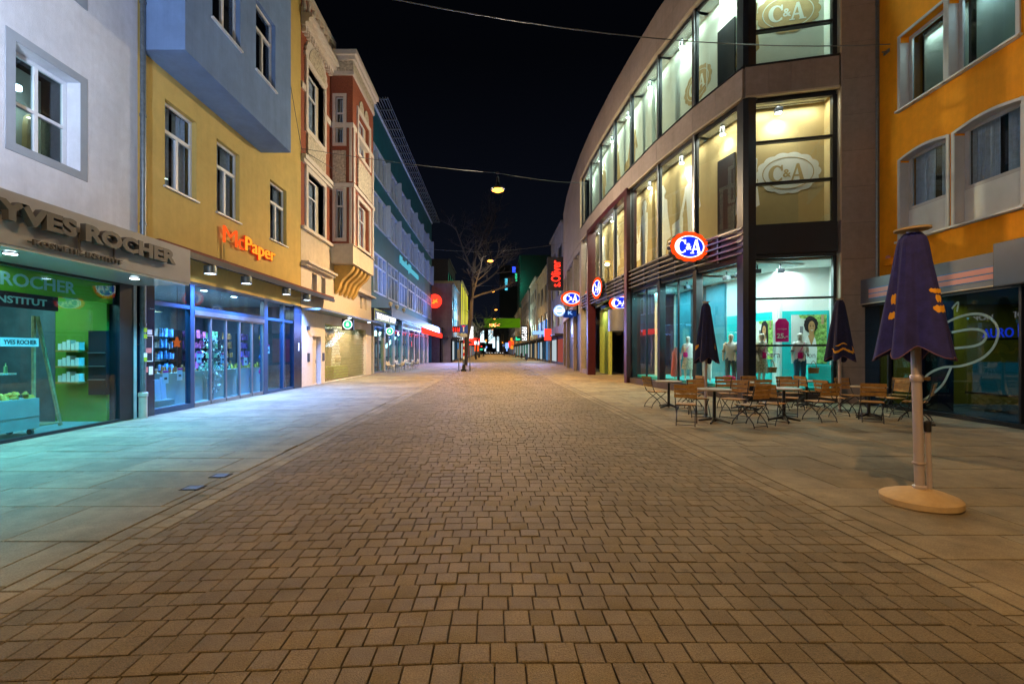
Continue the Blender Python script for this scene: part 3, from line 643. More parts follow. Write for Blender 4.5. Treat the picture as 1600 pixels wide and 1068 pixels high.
for i in range(7): q = MB(LF); a = 19.95+i*.54; q.loft([(a,.02,16.75,.1,.1),(a,.02,16.9,.13,.13),(a,.02,17.15,.08,.08),(a,.02,17.4,.13,.13),(a,.02,17.5,.1,.1)],10); q.build('baluster', m_creamlt, B)
q = MB(LF); q.prism([(23.4,16.5),(24.3,16.5),(23.4,17.7)],-.3,.05); q.build('parapet_scroll', m_creamlt, B)
# ledge, mezzanine windows
q = MB(LF); q.box(19.73,23.4,0,.35,5.5,5.6); q.box(19.73,23.4,0,.22,5.4,5.5); q.build('ledge', m_creamlt, B); q = MB(LF); q.box(27.0,31,0,.35,5.2,5.3); q.build('ledge', m_creamlt, B)
for h in hz[2:6]: window(B, LF, h[0],h[1],h[2],h[3],.25,'S', curtain=False, fw=.06, sill=False)
# bay
CF = LF.shift(0,1.15); fh = [(24.15,26.3,7.3,9.75),(24.15,26.3,12.3,14.5)]
w = MB(CF); w.wall(23.3,27.2,7.15,15.95,0,fh,.28); w.k = 1; w.box(23.5,27,-1.1,-.75,7.2,15.9); w.build('bay_front', [m_brick, m_dark], B)
SFr = Fr((-8.5,23.3,0),(1,0)); w = MB(SFr); sh = [(.27,.67,7.45,10.0),(.27,.67,12.4,14.8)]
w.wall(0,1.15,7.15,15.95,0,sh,.14); w.k = 1; w.box(.05,1.1,-.35,-.3,7.2,15.9); w.build('bay_side', [m_brick, m_dark], B)
for h in sh:
    window(B, SFr, h[0],h[1],h[2],h[3],.13,'H', curtain=True, fw=.05, sill=False)
    t_ = .16; q = MB(SFr); q.ring([(h[0]-t_,h[2]-t_),(h[1]+t_,h[2]-t_),(h[1]+t_,h[3]+t_),(h[0]-t_,h[3]+t_)],[(h[0],h[2]),(h[1],h[2]),(h[1],h[3]),(h[0],h[3])],0,.05); q.build('window_surround', m_creamlt, B)
for h in fh:
    window(B, CF, h[0]+.25,h[1]-.3,h[2],h[3],.26,'H', sill=False)
    q = MB(CF); q.box(h[0],h[0]+.25,-.27,-.2,h[2],h[3]); q.box(h[1]-.3,h[1],-.27,-.2,h[2],h[3]); q.build('window_cheek', m_cream, B)
    t_ = .2; q = MB(CF); q.ring([(h[0]-t_,h[2]-t_),(h[1]+t_,h[2]-t_),(h[1]+t_,h[3]+t_),(h[0]-t_,h[3]+t_)],[(h[0],h[2]),(h[1],h[2]),(h[1],h[3]),(h[0],h[3])],0,.08); q.build('window_surround', m_creamlt, B)
q = MB(CF)
for cx in (24.75,25.7): q.prism([(cx+.42*math.cos(pi*i/12),14.72+.6*math.sin(pi*i/12)) for i in range(13)],.005,.06)
q.build('arch_relief', m_relief, B)
q = MB(CF); q.box(23.95,26.5,0,.1,10.35,11.9); q.build('relief_panel', m_relief, B)
q = MB(SFr); q.box(.12,.8,0,.06,10.35,12.0); q.build('relief_panel', m_relief, B)
def bayring(z0, z1, p, mt_, name):
    q = MB(); q.slab([(-8.5,23.3-p),(-7.35+p,23.3-p),(-7.35+p,27.2+p),(-8.5,27.2+p)], z0, z1); q.build(name, mt_, B)
bayring(6.15,7.1,.02,m_cream,'bay_base'); bayring(7.1,7.16,.08,m_creamlt,'cornice'); bayring(10.1,10.3,.1,m_creamlt,'cornice'); bayring(13.2,13.45,.04,m_creamlt,'cornice')
bayring(15.9,16.1,.08,m_creamlt,'cornice'); bayring(16.1,16.65,.05,m_relief,'frieze'); bayring(16.65,16.85,.16,m_creamlt,'cornice'); bayring(16.85,17.1,.28,m_creamlt,'cornice')
for a in (23.45,27.05):
    q = MB(CF); q.box(a-.12,a+.12,0,.06,7.2,10.1); q.box(a-.12,a+.12,0,.06,10.4,13.2); q.build('pilaster', m_creamlt, B)
q = MB(SFr); q.box(.98,1.1,0,.05,7.2,10.1); q.box(.98,1.1,0,.05,10.4,13.2); q.build('pilaster', m_creamlt, B)
for i in range(5):
    a = 23.75+i*.72; pr = []
    for k in range(9): u = k/8; pr.append((1.05*(1-u)+.08*math.sin(u*9), 6.14-1.5*u))
    q = MB(); n = len(pr)
    P1 = [Vector((-8.5+x, a, z)) for x, z in pr]+[Vector((-8.5,a,6.14))]; q.v = P1+[v+Vector((0,.34,0)) for v in P1]; n = len(P1)
    q.face(range(n)); q.face(range(n,2*n))
    for k in range(n): j = (k+1) % n; q.face((k,j,n+j,n+k))
    q.build('corbel', M('ochre corbel%d' % i, (.55,.36,.10), .85) if i == 0 else bpy.data.materials['ochre corbel0'], B)
# ground floor: canopy, gate shop, door
q = MB(LF); q.box(19.75,31,0,.85,3.42,3.5); q.build('canopy', m_pipe, B)
q = MB(LF); q.box(21.0,22.0,-.28,-.22,0,2.3); q.box(21.12,21.88,-.22,-.2,.2,1.0); q.box(21.12,21.88,-.22,-.2,1.15,2.15); dd_ = q.build('door', m_creamlt, B)
q = MB(LF); q.tube([(21.85,-.19,1.0),(21.85,-.19,1.15)],.015,8); q.build('handle', m_slatelt, dd_)
for a in (20.4,22.18):
    q = MB(LF); q.box(a,a+.22,0,.03,1.1,1.5); q.build('letter_box', m_slate, B)
q = MB(LF); q.box(20.3,20.48,0,.1,2.55,2.72); q.build('wall_lamp', m_slate, B)
r = MB(LF); r.box(22.4,29.85,-3.4,-3.3,0,3.2); r.box(22.4,22.46,-3.3,-.3,0,3.2); r.box(29.79,29.85,-3.3,-.3,0,3.2); r.build('shop_wall', M('warm shop wall', (.42,.42,.22), .8), B)
r = MB(LF); r.box(22.46,29.79,-3.3,-.3,3.0,3.1); r.build('shop_ceiling', m_shopw, B)
q = MB(LF); q.box(22.5,29.75,-.29,-.275,.02,2.98); q.build('shop_pane', g_shop, B)
q = MB(LF); nn = 46
for i in range(-18, nn):
    for sg in (1,-1):
        x0 = 22.5+i*.2; pts = []
        a_s, z_s, a_e, z_e = (x0,0.03,x0+1.8,2.95) if sg == 1 else (x0+1.8,.03,x0,2.95)
        lo, hi = 22.52, 29.73
        if max(a_s,a_e) < lo or min(a_s,a_e) > hi: continue
        def cl(a,z):
            if a < lo: k = (lo-a_s)/(a_e-a_s); return lo, z_s+k*(z_e-z_s)
            if a > hi: k = (hi-a_s)/(a_e-a_s); return hi, z_s+k*(z_e-z_s)
            return a,z
        p, e_ = cl(a_s,z_s), cl(a_e,z_e); q.tube([(p[0],-.17+.01*sg,p[1]),(e_[0],-.17+.01*sg,e_[1])],.012,4,cap=False)
q.build('roller_grille', m_gate, B)
for k in range(3):
    t = thing('perfume_shelf', 'lit shelf wall of bottles behind the roller grille, %s' % ('lowest row','middle row','top row')[k], 'shelf', LF(26,-3,.6+k*.6), 'shelves behind the roller grille')
    q = MB(LF); q.box(22.6,29.6,-3.3,-2.9,.6+k*.6,.64+k*.6); q.build('board', m_shopw, t); q = MB(LF); goods(q,22.6,29.6,-3.2,-3.0,.64+k*.6,.2,.42,50); q.build('bottles', m_goods, t)
t = thing('poster_stand', 'tall white and lilac product poster on a lime base behind the grille', 'display', LF(26.5,-1,0))
q = MB(LF); q.box(25.7,28.2,-1.3,-.7,.02,.7); q.build('base', m_greenb, t); q = MB(LF); q.prism([(26.2,.71),(27.7,.71),(27.5,1.9),(27.0,2.5),(26.4,1.9)],-1.05,-1.0); q.build('poster', m_whitep, t)
q = MB(LF); q.lathe(26.95,-.95,[(.0,.9),(.22,.95),(.25,1.2),(.1,1.4),(0,1.42)],14); q.build('pot', m_goods, t)
lamp('AREA', LF(26,-1.6,2.95), 260, (1,.95,.62), LF(26,-1.6,0), 5, sizey=2)
lamp('SPOT', LF(24.5,.6,3.38), 200, (.95,.95,1), LF(24.5,.7,0), .1, 130, .6); lamp('SPOT', LF(28.3,.6,3.38), 200, (.95,.95,1), LF(28.3,.7,0), .1, 130, .6)
for a in (24.5,28.3): q = MB(LF); q.lathe(a,.6,[(.1,3.4),(.1,3.419)],16); dl = q.build('downlight', m_slatelt, B); q = MB(LF); q.lathe(a,.6,[(.085,3.39),(.085,3.398)],16); q.build('lens', e_cool, dl)
def pot_emblem(q, cx, cz, r, d):                    # small round pot motif
    q.prism(ell(cx,cz-.12*r,.42*r,.32*r,16),d,d+.012); q.box(cx-.12*r,cx+.12*r,d,d+.011,cz+.2*r,cz+.5*r); q.box(cx-.3*r,cx+.3*r,d,d+.011,cz+.44*r,cz+.56*r)
NF = Fr((-7.65,23.4,0),(1,0))
t = thing('projecting_sign', 'square dark projecting sign with glowing green round emblem above the grille', 'sign', (-7.65,23.4,2.9))
q = MB(NF); q.box(-.3,.3,-.1,0,2.68,3.28); q.build('box', m_slate, t); q = MB(NF); q.prism(ell(0,2.98,.25,.25,28),0.0,.01); q.build('disc', e_green, t)
q = MB(NF); q.ring(ell(0,2.98,.25,.25,28),ell(0,2.98,.21,.21,28),.011,.018); pot_emblem(q,0,2.98,.2,.012); q.build('emblem', e_white, t)

# ---------------- teal clad building
B = thing('teal_building', 'long teal clad building with rows of white windows and a shop canopy', 'building', (-8.5,46,0))
rows = [(5.75,8.65),(10.55,12.95),(14.1,16.3)]; hs = []
for r_, (z0,z1) in enumerate(rows):
    for k in range(7): hs.append((31.3+4.22*k+.15, 31.3+4.22*k+3.95, z0, z1))
w = MB(LF); w.wall(31.02,61,4.6,18.9,0,hs,.25); w.k = 1; w.box(31.1,60.9,-5,-.9,4.4,18.8); w.k = 0; w.box(31.02,60.98,-5.5,-.27,18.78,19.0)
w.box(60.9,61,-5.5,-.01,0,18.9); w.box(31.02,31.1,-5.5,-.02,0,4.6); w.box(31.1,60.9,-5.5,-5.4,0,4.6); w.build('wall', [m_teal, m_dark], B)
for i, h in enumerate(hs):
    o = MB(LF); a0,a1,z0,z1 = h; am = (a0+a1)/2; q = o
    q.box(a0,a0+.16,-.2,.05,z0,z1); q.box(a1-.16,a1,-.2,.05,z0,z1); q.box(a0+.16,a1-.16,-.2,.048,z0,z0+.14); q.box(a0+.16,a1-.16,-.2,.048,z1-.14,z1)
    for m_ in (a0+1.25,a0+2.5): q.box(m_-.09,m_+.09,-.2,.03,z0+.14,z1-.14)
    if i < 7: zt = z0+1.95; q.box(a0+.16,a1-.16,-.19,.02,zt-.07,zt+.07)
    fr_ = q.build('window', m_bfr, B); q = MB(LF); q.box(a0+.1,a1-.1,-.15,-.14,z0+.08,z1-.08); q.build('pane', g_win, fr_)
    q = MB(LF); q.box(a0+2.55,a1-.2,-.34,-.3,z0+.1,z1-.1)
    if i % 3: q.box(a0+.2,a0+.8,-.34,-.3,z0+.1,z1-.1)
    q.build('blind', m_bblind, fr_)
    if i >= 7: q = MB(LF); q.box(a1-.05,a1+.1,0.052,.34,z0-.02,z1+.05); q.build('side_fin', m_bfr, fr_)
q = MB(LF)
for i in range(22): a = 31.1+i*1.42; q.box(a,a+.06,0,1.1,19.05,19.12)
for dd in (.15,.35,.55,.75,.95,1.1): q.box(31.02,61,dd,dd+.05,19.121,19.16)
q.build('roof_grille', m_pipe, B)
q = MB(LF); q.box(31,61.05,-.02,.12,18.9,19.04); q.build('roof_edge', M('pale blue edge', (.4,.5,.65), .5), B)
q = MB(LF); q.box(31.05,61,0,1.35,4.45,4.58); q.build('canopy', m_blueblk, B)
q = MB(LF); q.box(31.05,61,1.352,1.40,3.95,4.6); q.build('canopy_fascia', m_blueblk, B)
for k in range(9):
    a = 31.4+k*3.25; q = MB(LF); q.box(a,a+.35,-.3,.02,0,4.45); q.build('pier', m_fwhite, B)
    if k < 8: q = MB(LF); q.box(a+.35,a+3.25,-.12,-.1,.1,3.3); q.build('shop_pane', g_teal, B); q = MB(LF); q.box(a+.35,a+3.25,-.15,-.05,3.3,3.42); q.box(a+.35,a+3.25,-.15,-.05,.0,.1); q.box(a+1.75,a+1.82,-.14,-.04,.1,3.3); q.build('shop_front_frame', m_slatelt, B)
r = MB(LF); r.box(31.1,60.9,-5.3,-5.2,0,4.4); r.box(46.4,46.5,-5.2,-.2,0,4.4); r.build('shop_wall', m_interior_b, B)
r = MB(LF); r.box(31.1,60.9,-5.2,-.32,4.2,4.3); r.build('shop_ceiling', m_shopw, B)
lamp('AREA', LF(38.5,-2,4.1), 300, (.15,.6,1), LF(38.5,-2,0), 12, sizey=2.5); lamp('AREA', LF(53.5,-2,4.1), 260, (.45,.45,1), LF(53.5,-2,0), 11, sizey=2.5)
for a,cc,pw in ((36,(.25,.5,1),150),(43,(.3,.45,1),150),(50,(.35,.4,1),140),(57,(.8,.35,.7),110)): lamp('AREA', LF(a,.7,4.4), pw, cc, LF(a,1.0,0), 4, sizey=.6)
t = thing('shop_sign', 'dark green box sign with glowing white capitals on the teal building canopy', 'sign', LF(31,.9,3.4))
q = MB(LF); q.box(27.95,34.4,.86,1.02,3.52,4.3); q.build('box', m_blueblk, t); q = MB(LF); q.text('THE BODY SHOP', 28.5,34.0,3.66,4.06,1.02,1.05,.0); q.build('lettering', e_white, t)
q = MB(LF); q.ring([(28.0,3.57),(34.35,3.57),(34.35,4.25),(28.0,4.25)],[(28.06,3.62),(34.29,3.62),(34.29,4.2),(28.06,4.2)],1.02,1.03); q.build('border', m_greenb, t)
NF = Fr((-7.55,32.4,0),(1,0)); t = thing('projecting_sign', 'round glowing green emblem sign under the dark box sign', 'sign', (-7.55,32.4,3))
q = MB(NF); q.prism(ell(0,3.02,.27,.27,28),-.08,0); q.build('disc', e_green, t); q = MB(NF); q.ring(ell(0,3.02,.27,.27,28),ell(0,3.02,.23,.23,28),.001,.01); pot_emblem(q,0,3.02,.2,.002); q.build('emblem', e_white, t)
q = MB(NF); q.tube([(-.27,-.04,3.02),(-.95,-.04,3.02)],.025,6); q.build('bracket', m_slate, t)
e_sign = E('soft cyan lettering', (.15,.65,.85), .6)
t = thing('facade_lettering', 'pale cyan glowing name lettering on the teal facade', 'sign', LF(44,.05,9.5))
q = MB(LF); q.text('Mendes|Ebermann', 40.0,49.5,9.2,10.15,.06,.16,.0); q.build('lettering', e_sign, t)
t = thing('red_light_strip', 'long glowing red strip sign on the canopy front of the teal building', 'sign', LF(52,1.4,3.6))
q = MB(LF); q.box(43.5,60.9,1.402,1.46,3.98,4.0); q.build('rail', m_slate, t); q = MB(LF); q.box(44,47.2,1.402,1.46,3.35,3.93); q.build('panel', e_red, t); q = MB(LF); q.box(47.6,60.8,1.402,1.46,3.35,3.93); q.build('panel', e_red, t)
t = thing('blue_light_strip', 'pale blue glowing lettering strip along the teal canopy above the chairs', 'sign', LF(38,1.4,3.6))
q = MB(LF); q.box(34.6,43.2,1.402,1.43,3.35,3.9); q.build('panel', m_steelblue, t); q = MB(LF); q.glyphs(20,35.0,42.9,3.5,3.78,1.43,1.45); q.build('lettering', m_bblind, t)
NF = Fr((-8.2,60.8,0),(1,0)); t = thing('disc_sign', 'round glowing red disc sign with a bright emblem at the teal building corner', 'sign', (-8.2,60.8,8))
q = MB(NF); q.prism(ell(.15,8.35,.95,.95,32),-.12,0); q.build('disc', e_red, t)
q = MB(NF); q.prism([(-.35,8.05),(.0,8.3),(-.1,8.6),(.2,8.45),(.5,8.7),(.45,8.35),(.6,8.15),(.2,8.2),(.1,8.0)],.001,.03); q.build('emblem', e_amber, t)
lamp('POINT', (-7.9,60.2,8.35), 60, (1,.08,.03), size=.4)
for i,a in enumerate((31.6,33.7,36.2)):
    t = thing('spot_fixture', 'small pale spotlight on the canopy edge, %s' % ('first above the dark box sign','second above the dark box sign','third, past the dark box sign')[i], 'spotlight', LF(a,1.3,4.6), 'spotlights on the teal canopy')
    q = MB(LF); q.tube([(a,1.2,4.6),(a,1.2,4.8)],.03,6); q.build('stem', m_slate, t); q = MB(LF); q.loft([(a,1.2,4.75,.08,.08),(a,1.2,4.95,.16,.16),(a,1.2,5.05,.1,.1)],10); q.build('head', m_castiron, t)
    pass
for a in (33,40,47,54): lamp('SPOT', LF(a,1.9,4.9), 620, (.2,.38,1), LF(a+2,0,14), .2, 130, 1)
# white wire chairs and tables of the cafe
def shell_chair():
    t = thing('wire_chair', 'white shell chair', 'chair', (0,0,0), 'white cafe chairs along the teal shop front')
    q = MB()
    for side in range(10):
        pass
    N1, N2 = 12, 7; base = len(q.v); prof = [(.0,.44,.20),(.12,.43,.24),(.22,.46,.27),(.27,.56,.27),(.29,.68,.24),(.30,.78,.17)]
    for (yy,z,hw) in [(-.24,.46,.20)]+prof:
        for j in range(N2): u = j/(N2-1)*2-1; q.v.append(Vector((u*hw, yy, z+.10*u*u)))
    k = 7
    for i in range(k-1):
        for j in range(N2-1): q.face((base+i*N2+j,base+i*N2+j+1,base+(i+1)*N2+j+1,base+(i+1)*N2+j))
    o = q.build('seat', m_wirep, t); mo = o.modifiers.new('s','SOLIDIFY'); mo.thickness = .025
    for sx in (-1,1):
        for sy in (-1,1):
            q = MB(); q.tube([(sx*.14,sy*.12,.44),(sx*.24,sy*.24,0)],.012,6); q.build('leg', m_wirep, t)
    return t
sc_ = shell_chair(); P = [(-7.6,33.0,1.2),(-7.2,34.2,-1.9),(-7.7,36.4,1.3),(-7.1,37.6,-1.7),(-7.6,39.8,1.2),(-7.2,41.0,-1.8)]
for i,(x,y_,r_) in enumerate(P):
    o = sc_ if i == 0 else copy_tree(sc_); o.location = (x,y_,0); o.rotation_euler.z = r_
    o['label'] = 'white shell chair outside the teal shop, %s nearest the roller grille' % ('the very','second','third','fourth','fifth','sixth')[i]
def cafe_table(x, y_, lab):
    t = thing('cafe_table', lab, 'table', (x,y_,0), 'small tables along the teal shop front')
    q = MB(); q.lathe(x,y_,[(.0,.72),(.36,.72),(.36,.75),(0,.75)],20); q.build('tabletop', m_slatelt, t); q = MB(); q.lathe(x,y_,[(.25,0),(.25,.02),(.03,.05),(.03,.72)],14); q.build('pedestal', m_slatelt, t)
for i,y_ in enumerate((33.6,37.0,40.4)): cafe_table(-7.4,y_,'round cafe table between white shell chairs, %s of three' % ('nearest','middle','farthest')[i])
# ================================================================ RIGHT SIDE: clothing store
ND = [(8.05,14.4),(7.5,16.8),(7.1,19.4),(6.83,22.4),(6.67,24.9),(6.55,27.8),(6.5,30.4),(6.52,33.4),(6.65,37.4),(7.0,43),(7.5,48)]
def seg(i):
    f_, n_ = ND[i+1], ND[i]; fr = Fr((f_[0],f_[1],0), (n_[0]-f_[0], n_[1]-f_[1])); L = math.hypot(n_[0]-f_[0], n_[1]-f_[1]); return fr, L
FC = Fr((8.05,14.4,0), (3.57,-.83)); FL = 3.665         # chamfered front, stone pillar from 2.62 on
B = thing('clothing_store', 'corner clothing store with curved brown stone front and three storeys of lit windows', 'building', (9,18,0))
def strip(idx, d0, d1, z0, z1, name, mat, facet=True, extra=0):
    q = MB()
    for i in idx: fr, L = seg(i); q.fr = fr; q.box(-.001,L+.001,d0,d1,z0,z1)
    if facet: q.fr = FC; q.box(-.001,2.62,d0,d1,z0,z1)
    return q.build(name, mat, B)
def panels(idx, z0, z1, name, facet=2.62, rows=1):      # stone cladding panels with open joints
    q = MB(); h = (z1-z0)/rows
    for i in idx:
        fr, L = seg(i); q.fr = fr; n = max(1, round(L/1.3))
        for r_ in range(rows):
            for k in range(n): q.box(k*L/n+.004,(k+1)*L/n-.004,-.12,.08,z0+r_*h+.004,z0+(r_+1)*h-.004)
    if facet:
        q.fr = FC; n = 4
        for r_ in range(rows):
            for k in range(n): q.box(k*facet/n+.004,(k+1)*facet/n-.004,-.12,.08,z0+r_*h+.004,z0+(r_+1)*h-.004)
    q.k = 1
    for i in idx: fr, L = seg(i); q.fr = fr; q.box(0,L,-.4,-.125,z0,z1)
    if facet: q.fr = FC; q.box(0,facet,-.4,-.125,z0,z1)
    return q.build(name, [m_stone, m_dark], B)
panels(range(10), 14.45,16.25,'parapet',2.62,2); panels(range(10), 9.72,10.66,'stone_band')
panels(range(7,10), 10.66,14.45,'stone_wall',0,4); panels((8,9), 4.6,5.4,'stone_band',0)
q = MB(FC)
for r_ in range(15):
    z0 = r_*1.1; z1 = min(z0+1.1,16.25)
    if z0 < 16.2: q.box(2.66,FL,-.3,.09,z0+.004,z1-.004)
q.k = 1; q.box(2.7,FL-.01,-.28,.082,0,16.2); q.build('stone_pillar', [m_stone, m_dark], B)
strip(range(7), .0,.13,14.38,14.449,'beige_trim',m_beige); strip(range(7), .0,.13,9.66,9.718,'beige_trim',m_beige); strip(range(7), -.1,.12,10.661,10.70,'window_sill',m_slate)
q = MB(FC)
for z0,z1 in ((10.7,14.38),(5.6,9.66),(0.2,4.6)): q.box(2.62,2.659,-.12,.13,z0,z1)
q.build('beige_trim', m_beige, B)
fr7,L7 = seg(6); q = MB(fr7); q.box(-.02,.06,.0,.12,10.7,14.38); q.build('beige_trim', m_beige, B)
fr8,L8 = seg(7)
# ---- interiors and glass bays
SIL = [(0,0),(.10,0),(.13,.35),(.16,.62),(.17,.68),(.26,.45),(.24,.41),(.25,.13),(.50,.12),(.52,.40),(.33,.43),(.21,.74),(.19,.82),(.12,.86),(.13,.9),(.16,.97),(.1,1.06),(.03,1.06),(-.02,.98),(.0,.9),(.02,.86),(-.07,.82),(-.12,.60),(-.16,.46),(-.12,.44),(-.06,.58),(-.05,.36)]
DRS = [(-.02,0),(.09,0),(.12,.22),(.22,.24),(.17,.62),(.19,.80),(.13,.86),(.12,.91),(.17,.97),(.14,1.06),(.05,1.08),(-.0,1.02),(-.05,.95),(.01,.9),(.0,.86),(-.08,.82),(-.1,.64),(-.2,.24),(-.08,.22)]
def print_sil(mb, P, ca, z0, h, d, flip=1): mb.prism([(ca+flip*x*h, z0+z*h) for x, z in P], d, d+.012)
def cletter(q, ca, cz, s, d0, d1):                      # slab serif C & A
    Po = []; Pi = []
    for i in range(29):
        an = math.radians(42+276*i/28); Po.append((ca-.62*s+.42*s*math.cos(an), cz+.5*s*math.sin(an))); Pi.append((ca-.56*s+.23*s*math.cos(an), cz+.40*s*math.sin(an)))
    q.prism(Po+Pi[::-1], d0, d1)
    q.box(ca-.36*s,ca-.27*s,d0+.0005,d1-.0005,cz+.16*s,cz+.50*s); q.box(ca-.36*s,ca-.30*s,d0+.0005,d1-.0005,cz-.40*s,cz-.24*s)
    q.text('&', ca-.27*s, ca+.17*s, cz-.24*s, cz+.24*s, d0+.001, d1-.001, .02)
    x = ca+.52*s
    q.prism([(x-.36*s,cz-.47*s),(x-.26*s,cz-.47*s),(x-.02*s,cz+.28*s),(x+.12*s,cz-.47*s),(x+.34*s,cz-.47*s),(x+.08*s,cz+.52*s),(x-.06*s,cz+.52*s)], d0, d1)
    q.box(x-.2*s,x+.16*s,d0+.001,d1-.001,cz-.22*s,cz-.12*s); q.box(x-.45*s,x-.17*s,d0+.002,d1+.001,cz-.5*s,cz-.43*s); q.box(x+.06*s,x+.44*s,d0+.002,d1+.001,cz-.5*s,cz-.43*s)
def seal(par, fr, ca, cz, d, w, h, mback, mring, name):
    q = MB(fr); q.prism(ell(ca,cz,w,h,84,14,.07), d, d+.006); o = q.build(name, mback, par)
    q = MB(fr); q.ring(ell(ca,cz,w*.84,h*.82,48), ell(ca,cz,w*.81,h*.785,48), d+.006, d+.010); q.build('seal_ring', mring, o)
    q = MB(fr); cletter(q, ca, cz, h*.86, d+.006, d+.010); q.build('seal_letters', mring, o)
FLOORS = [(10.70,14.38,m_pale,(.82,1,.88),'up'),(5.6,9.66,m_tan,(1,.96,.80),'mid')]
for z0,z1,mw,lc,kind in FLOORS:
    last = 7
    iw = MB(); ic = MB(); fl = MB()
    for i in range(last):
        fr, L = seg(i); iw.fr = fr; iw.box(-.12,L+.02-(.37 if i == 0 else 0),-.72,-.62,z0-.3,z1+.1); ic.fr = fr; ic.box(-.1,L+.02,-.8,-.2,z1-.05,z1+.06); fl.fr = fr; fl.box(-.1,L+.02,-.8,-.2,z0-.12,z0-.06)
    iw.fr = FC; iw.box(.375,2.7,-.7,-.6,z0-.3,z1+.1); iw.box(2.5,2.6,-.6,-.23,z0-.3,z1); ic.fr = FC; ic.box(.0,2.6,-.8,-.2,z1-.051,z1+.06); fl.fr = FC; fl.box(0,2.6,-.8,-.2,z0-.121,z0-.06)
    iw.build('inner_wall', mw, B); ic.build('inner_ceiling', m_shopw, B); fl.build('inner_floor', m_counter, B)
    for i in range(1,last+1):
        fr, L = seg(min(i,last-1)); mu = MB(fr); a = L if i < last else .08
        mu.box(a-.1,a+.1,-.14,-.03,z0,z1); mu.box(a-.14,a-.1,-.11,.0,z0,z1); mu = mu.build('mullion', m_slate, B)
        if i < last: ml = MB(fr); ml.box(L-.05,L+.05,-.03,.03,z0,z1); ml.build('cap', m_slatelt, mu)
    tr = MB()
    for i in range(last): fr, L = seg(i); tr.fr = fr; tr.box(.1,L-.14,-.12,-.05,z1-.14,z1); tr.box(.1,L-.14,-.12,-.05,z0,z0+.05)
    tr.fr = FC; tr.box(.12,2.6,-.22,-.08,z1-.12,z1); tr.box(2.5,2.618,-.22,-.05,z0,z1-.12)
    for zt in ((z0+z1)/2+.65,(z0+z1)/2-.68): tr.box(.12,2.5,-.22,-.06,zt-.035,zt+.035)
    tr.box(.12,2.5,-.2,-.06,z0,z0+.04); tr.build('window_frame', m_slate, B)
    for i in range(last):
        fr, L = seg(i); q = MB(fr); q.box(.1,L-.1,-.07,-.06,z0,z1); q.build('window_pane', g_pane, B)
        a = L*.45 if i else L*.42
        t = thing('ceiling_spot', '%s ceiling spotlight behind the curved %s windows, bay %s from the corner' % (('bright pale' if kind == 'up' else 'warm'),('top floor' if kind == 'up' else 'first floor'),('one','two','three','four','five','six','seven')[i]), 'spotlight', fr(a,-.38,z1-.3), 'ceiling spotlights of the clothing store')
        q = MB(fr); q.box(a-.05,a+.05,-.42,-.34,z1-.12,z1-.05); q.build('bracket', m_slatelt, t)
        q = MB(fr); q.loft([(a,-.38,z1-.4,.09,.09),(a,-.38,z1-.14,.08,.08)],12); q.build('can', m_slatelt, t); q = MB(fr); q.lathe(a,-.38,[(.085,z1-.412),(.085,z1-.402)],14); q.build('lens', e_spot, t)
        lamp('SPOT', fr(a,-.34,z1-.44), 130 if kind == 'up' else 120, lc, fr(a-.1,-.62,z1-2.6), .06, 140, 1); lamp('AREA', fr(L*.5,-.34,z1-.12), 27 if kind == 'up' else 27, lc, fr(L*.5,-.52,z0), L*.8, sizey=.2)
    q = MB(FC); q.box(.1,2.52,-.16,-.148,z0,z1); q.build('window_pane', g_pane, B)
    t = thing('ceiling_spot', '%s ceiling spotlight over the %s seal print in the front corner window' % (('bright','tan') if kind == 'up' else ('warm','white')), 'spotlight', FC(1.1,-.36,z1-.3), 'ceiling spotlights of the clothing store')
    q = MB(FC); q.box(.2,2.4,-.38,-.34,z1-.14,z1-.11); q.build('track', m_slatelt, t); q = MB(FC); q.box(1.0,1.2,-.46,-.26,z1-.36,z1-.22); q.box(1.07,1.13,-.38,-.34,z1-.22,z1-.14); q.build('can', m_slate, t)
    q = MB(FC); q.box(1.03,1.17,-.43,-.29,z1-.372,z1-.362); q.build('lens', e_spot, t)
    lamp('SPOT', FC(1.1,-.34,z1-.4), 170 if kind == 'up' else 130, lc, FC(1.15,-.6,z1-2.4), .06, 140, .9); lamp('AREA', FC(1.3,-.3,z1-.16), 80 if kind == 'up' else 50, lc, FC(1.3,-.5,z0), 2, sizey=.2)
    # prints on the inner wall
    mp = m_tanprint if kind == 'up' else m_whiteprint
    seal(B, FC, 1.46,(z0+z1)/2+(-.22 if kind == 'mid' else .12), -.6, .90,.64, mp, (m_pale if kind == 'up' else m_tan), 'seal_print')
    fr0,L0 = seg(0); q = MB(fr0); q.box(L0*.22,L0*.56,-.62,-.57,z0,z1-1.15); q.build('door_opening', m_dark, B)
    q = MB(fr0); print_sil(q,DRS,L0*.74,z0+.1,2.7,-.62); q.build('figure_print', mp, B)
    if kind == 'up':
        fr, L = seg(1); seal(B, fr, L*.72, z0+1.35, -.62, .85,.62, mp, m_pale, 'seal_print')
        for i,P_ in ((3,SIL),(4,DRS),(5,SIL)): fr, L = seg(i); q = MB(fr); print_sil(q,P_,L*.55,z0+.15,2.8,-.62,-1); q.build('figure_print', mp, B)
    else:
        for i,P_,k in ((1,SIL,.62),(2,DRS,.78),(2,SIL,.15),(4,DRS,.5),(5,SIL,.5),(3,SIL,.6)): fr, L = seg(i); q = MB(fr); print_sil(q,P_,L*k,z0+.25,3.0,-.62,-1); q.build('figure_print', mp, B)
    for i in (2,4):
        fr, L = seg(i); q = MB(fr); q.box(L*.3,L*.46,-.62,-.48,z0-.05,z1-.05); q.build('inner_column', mw, B)
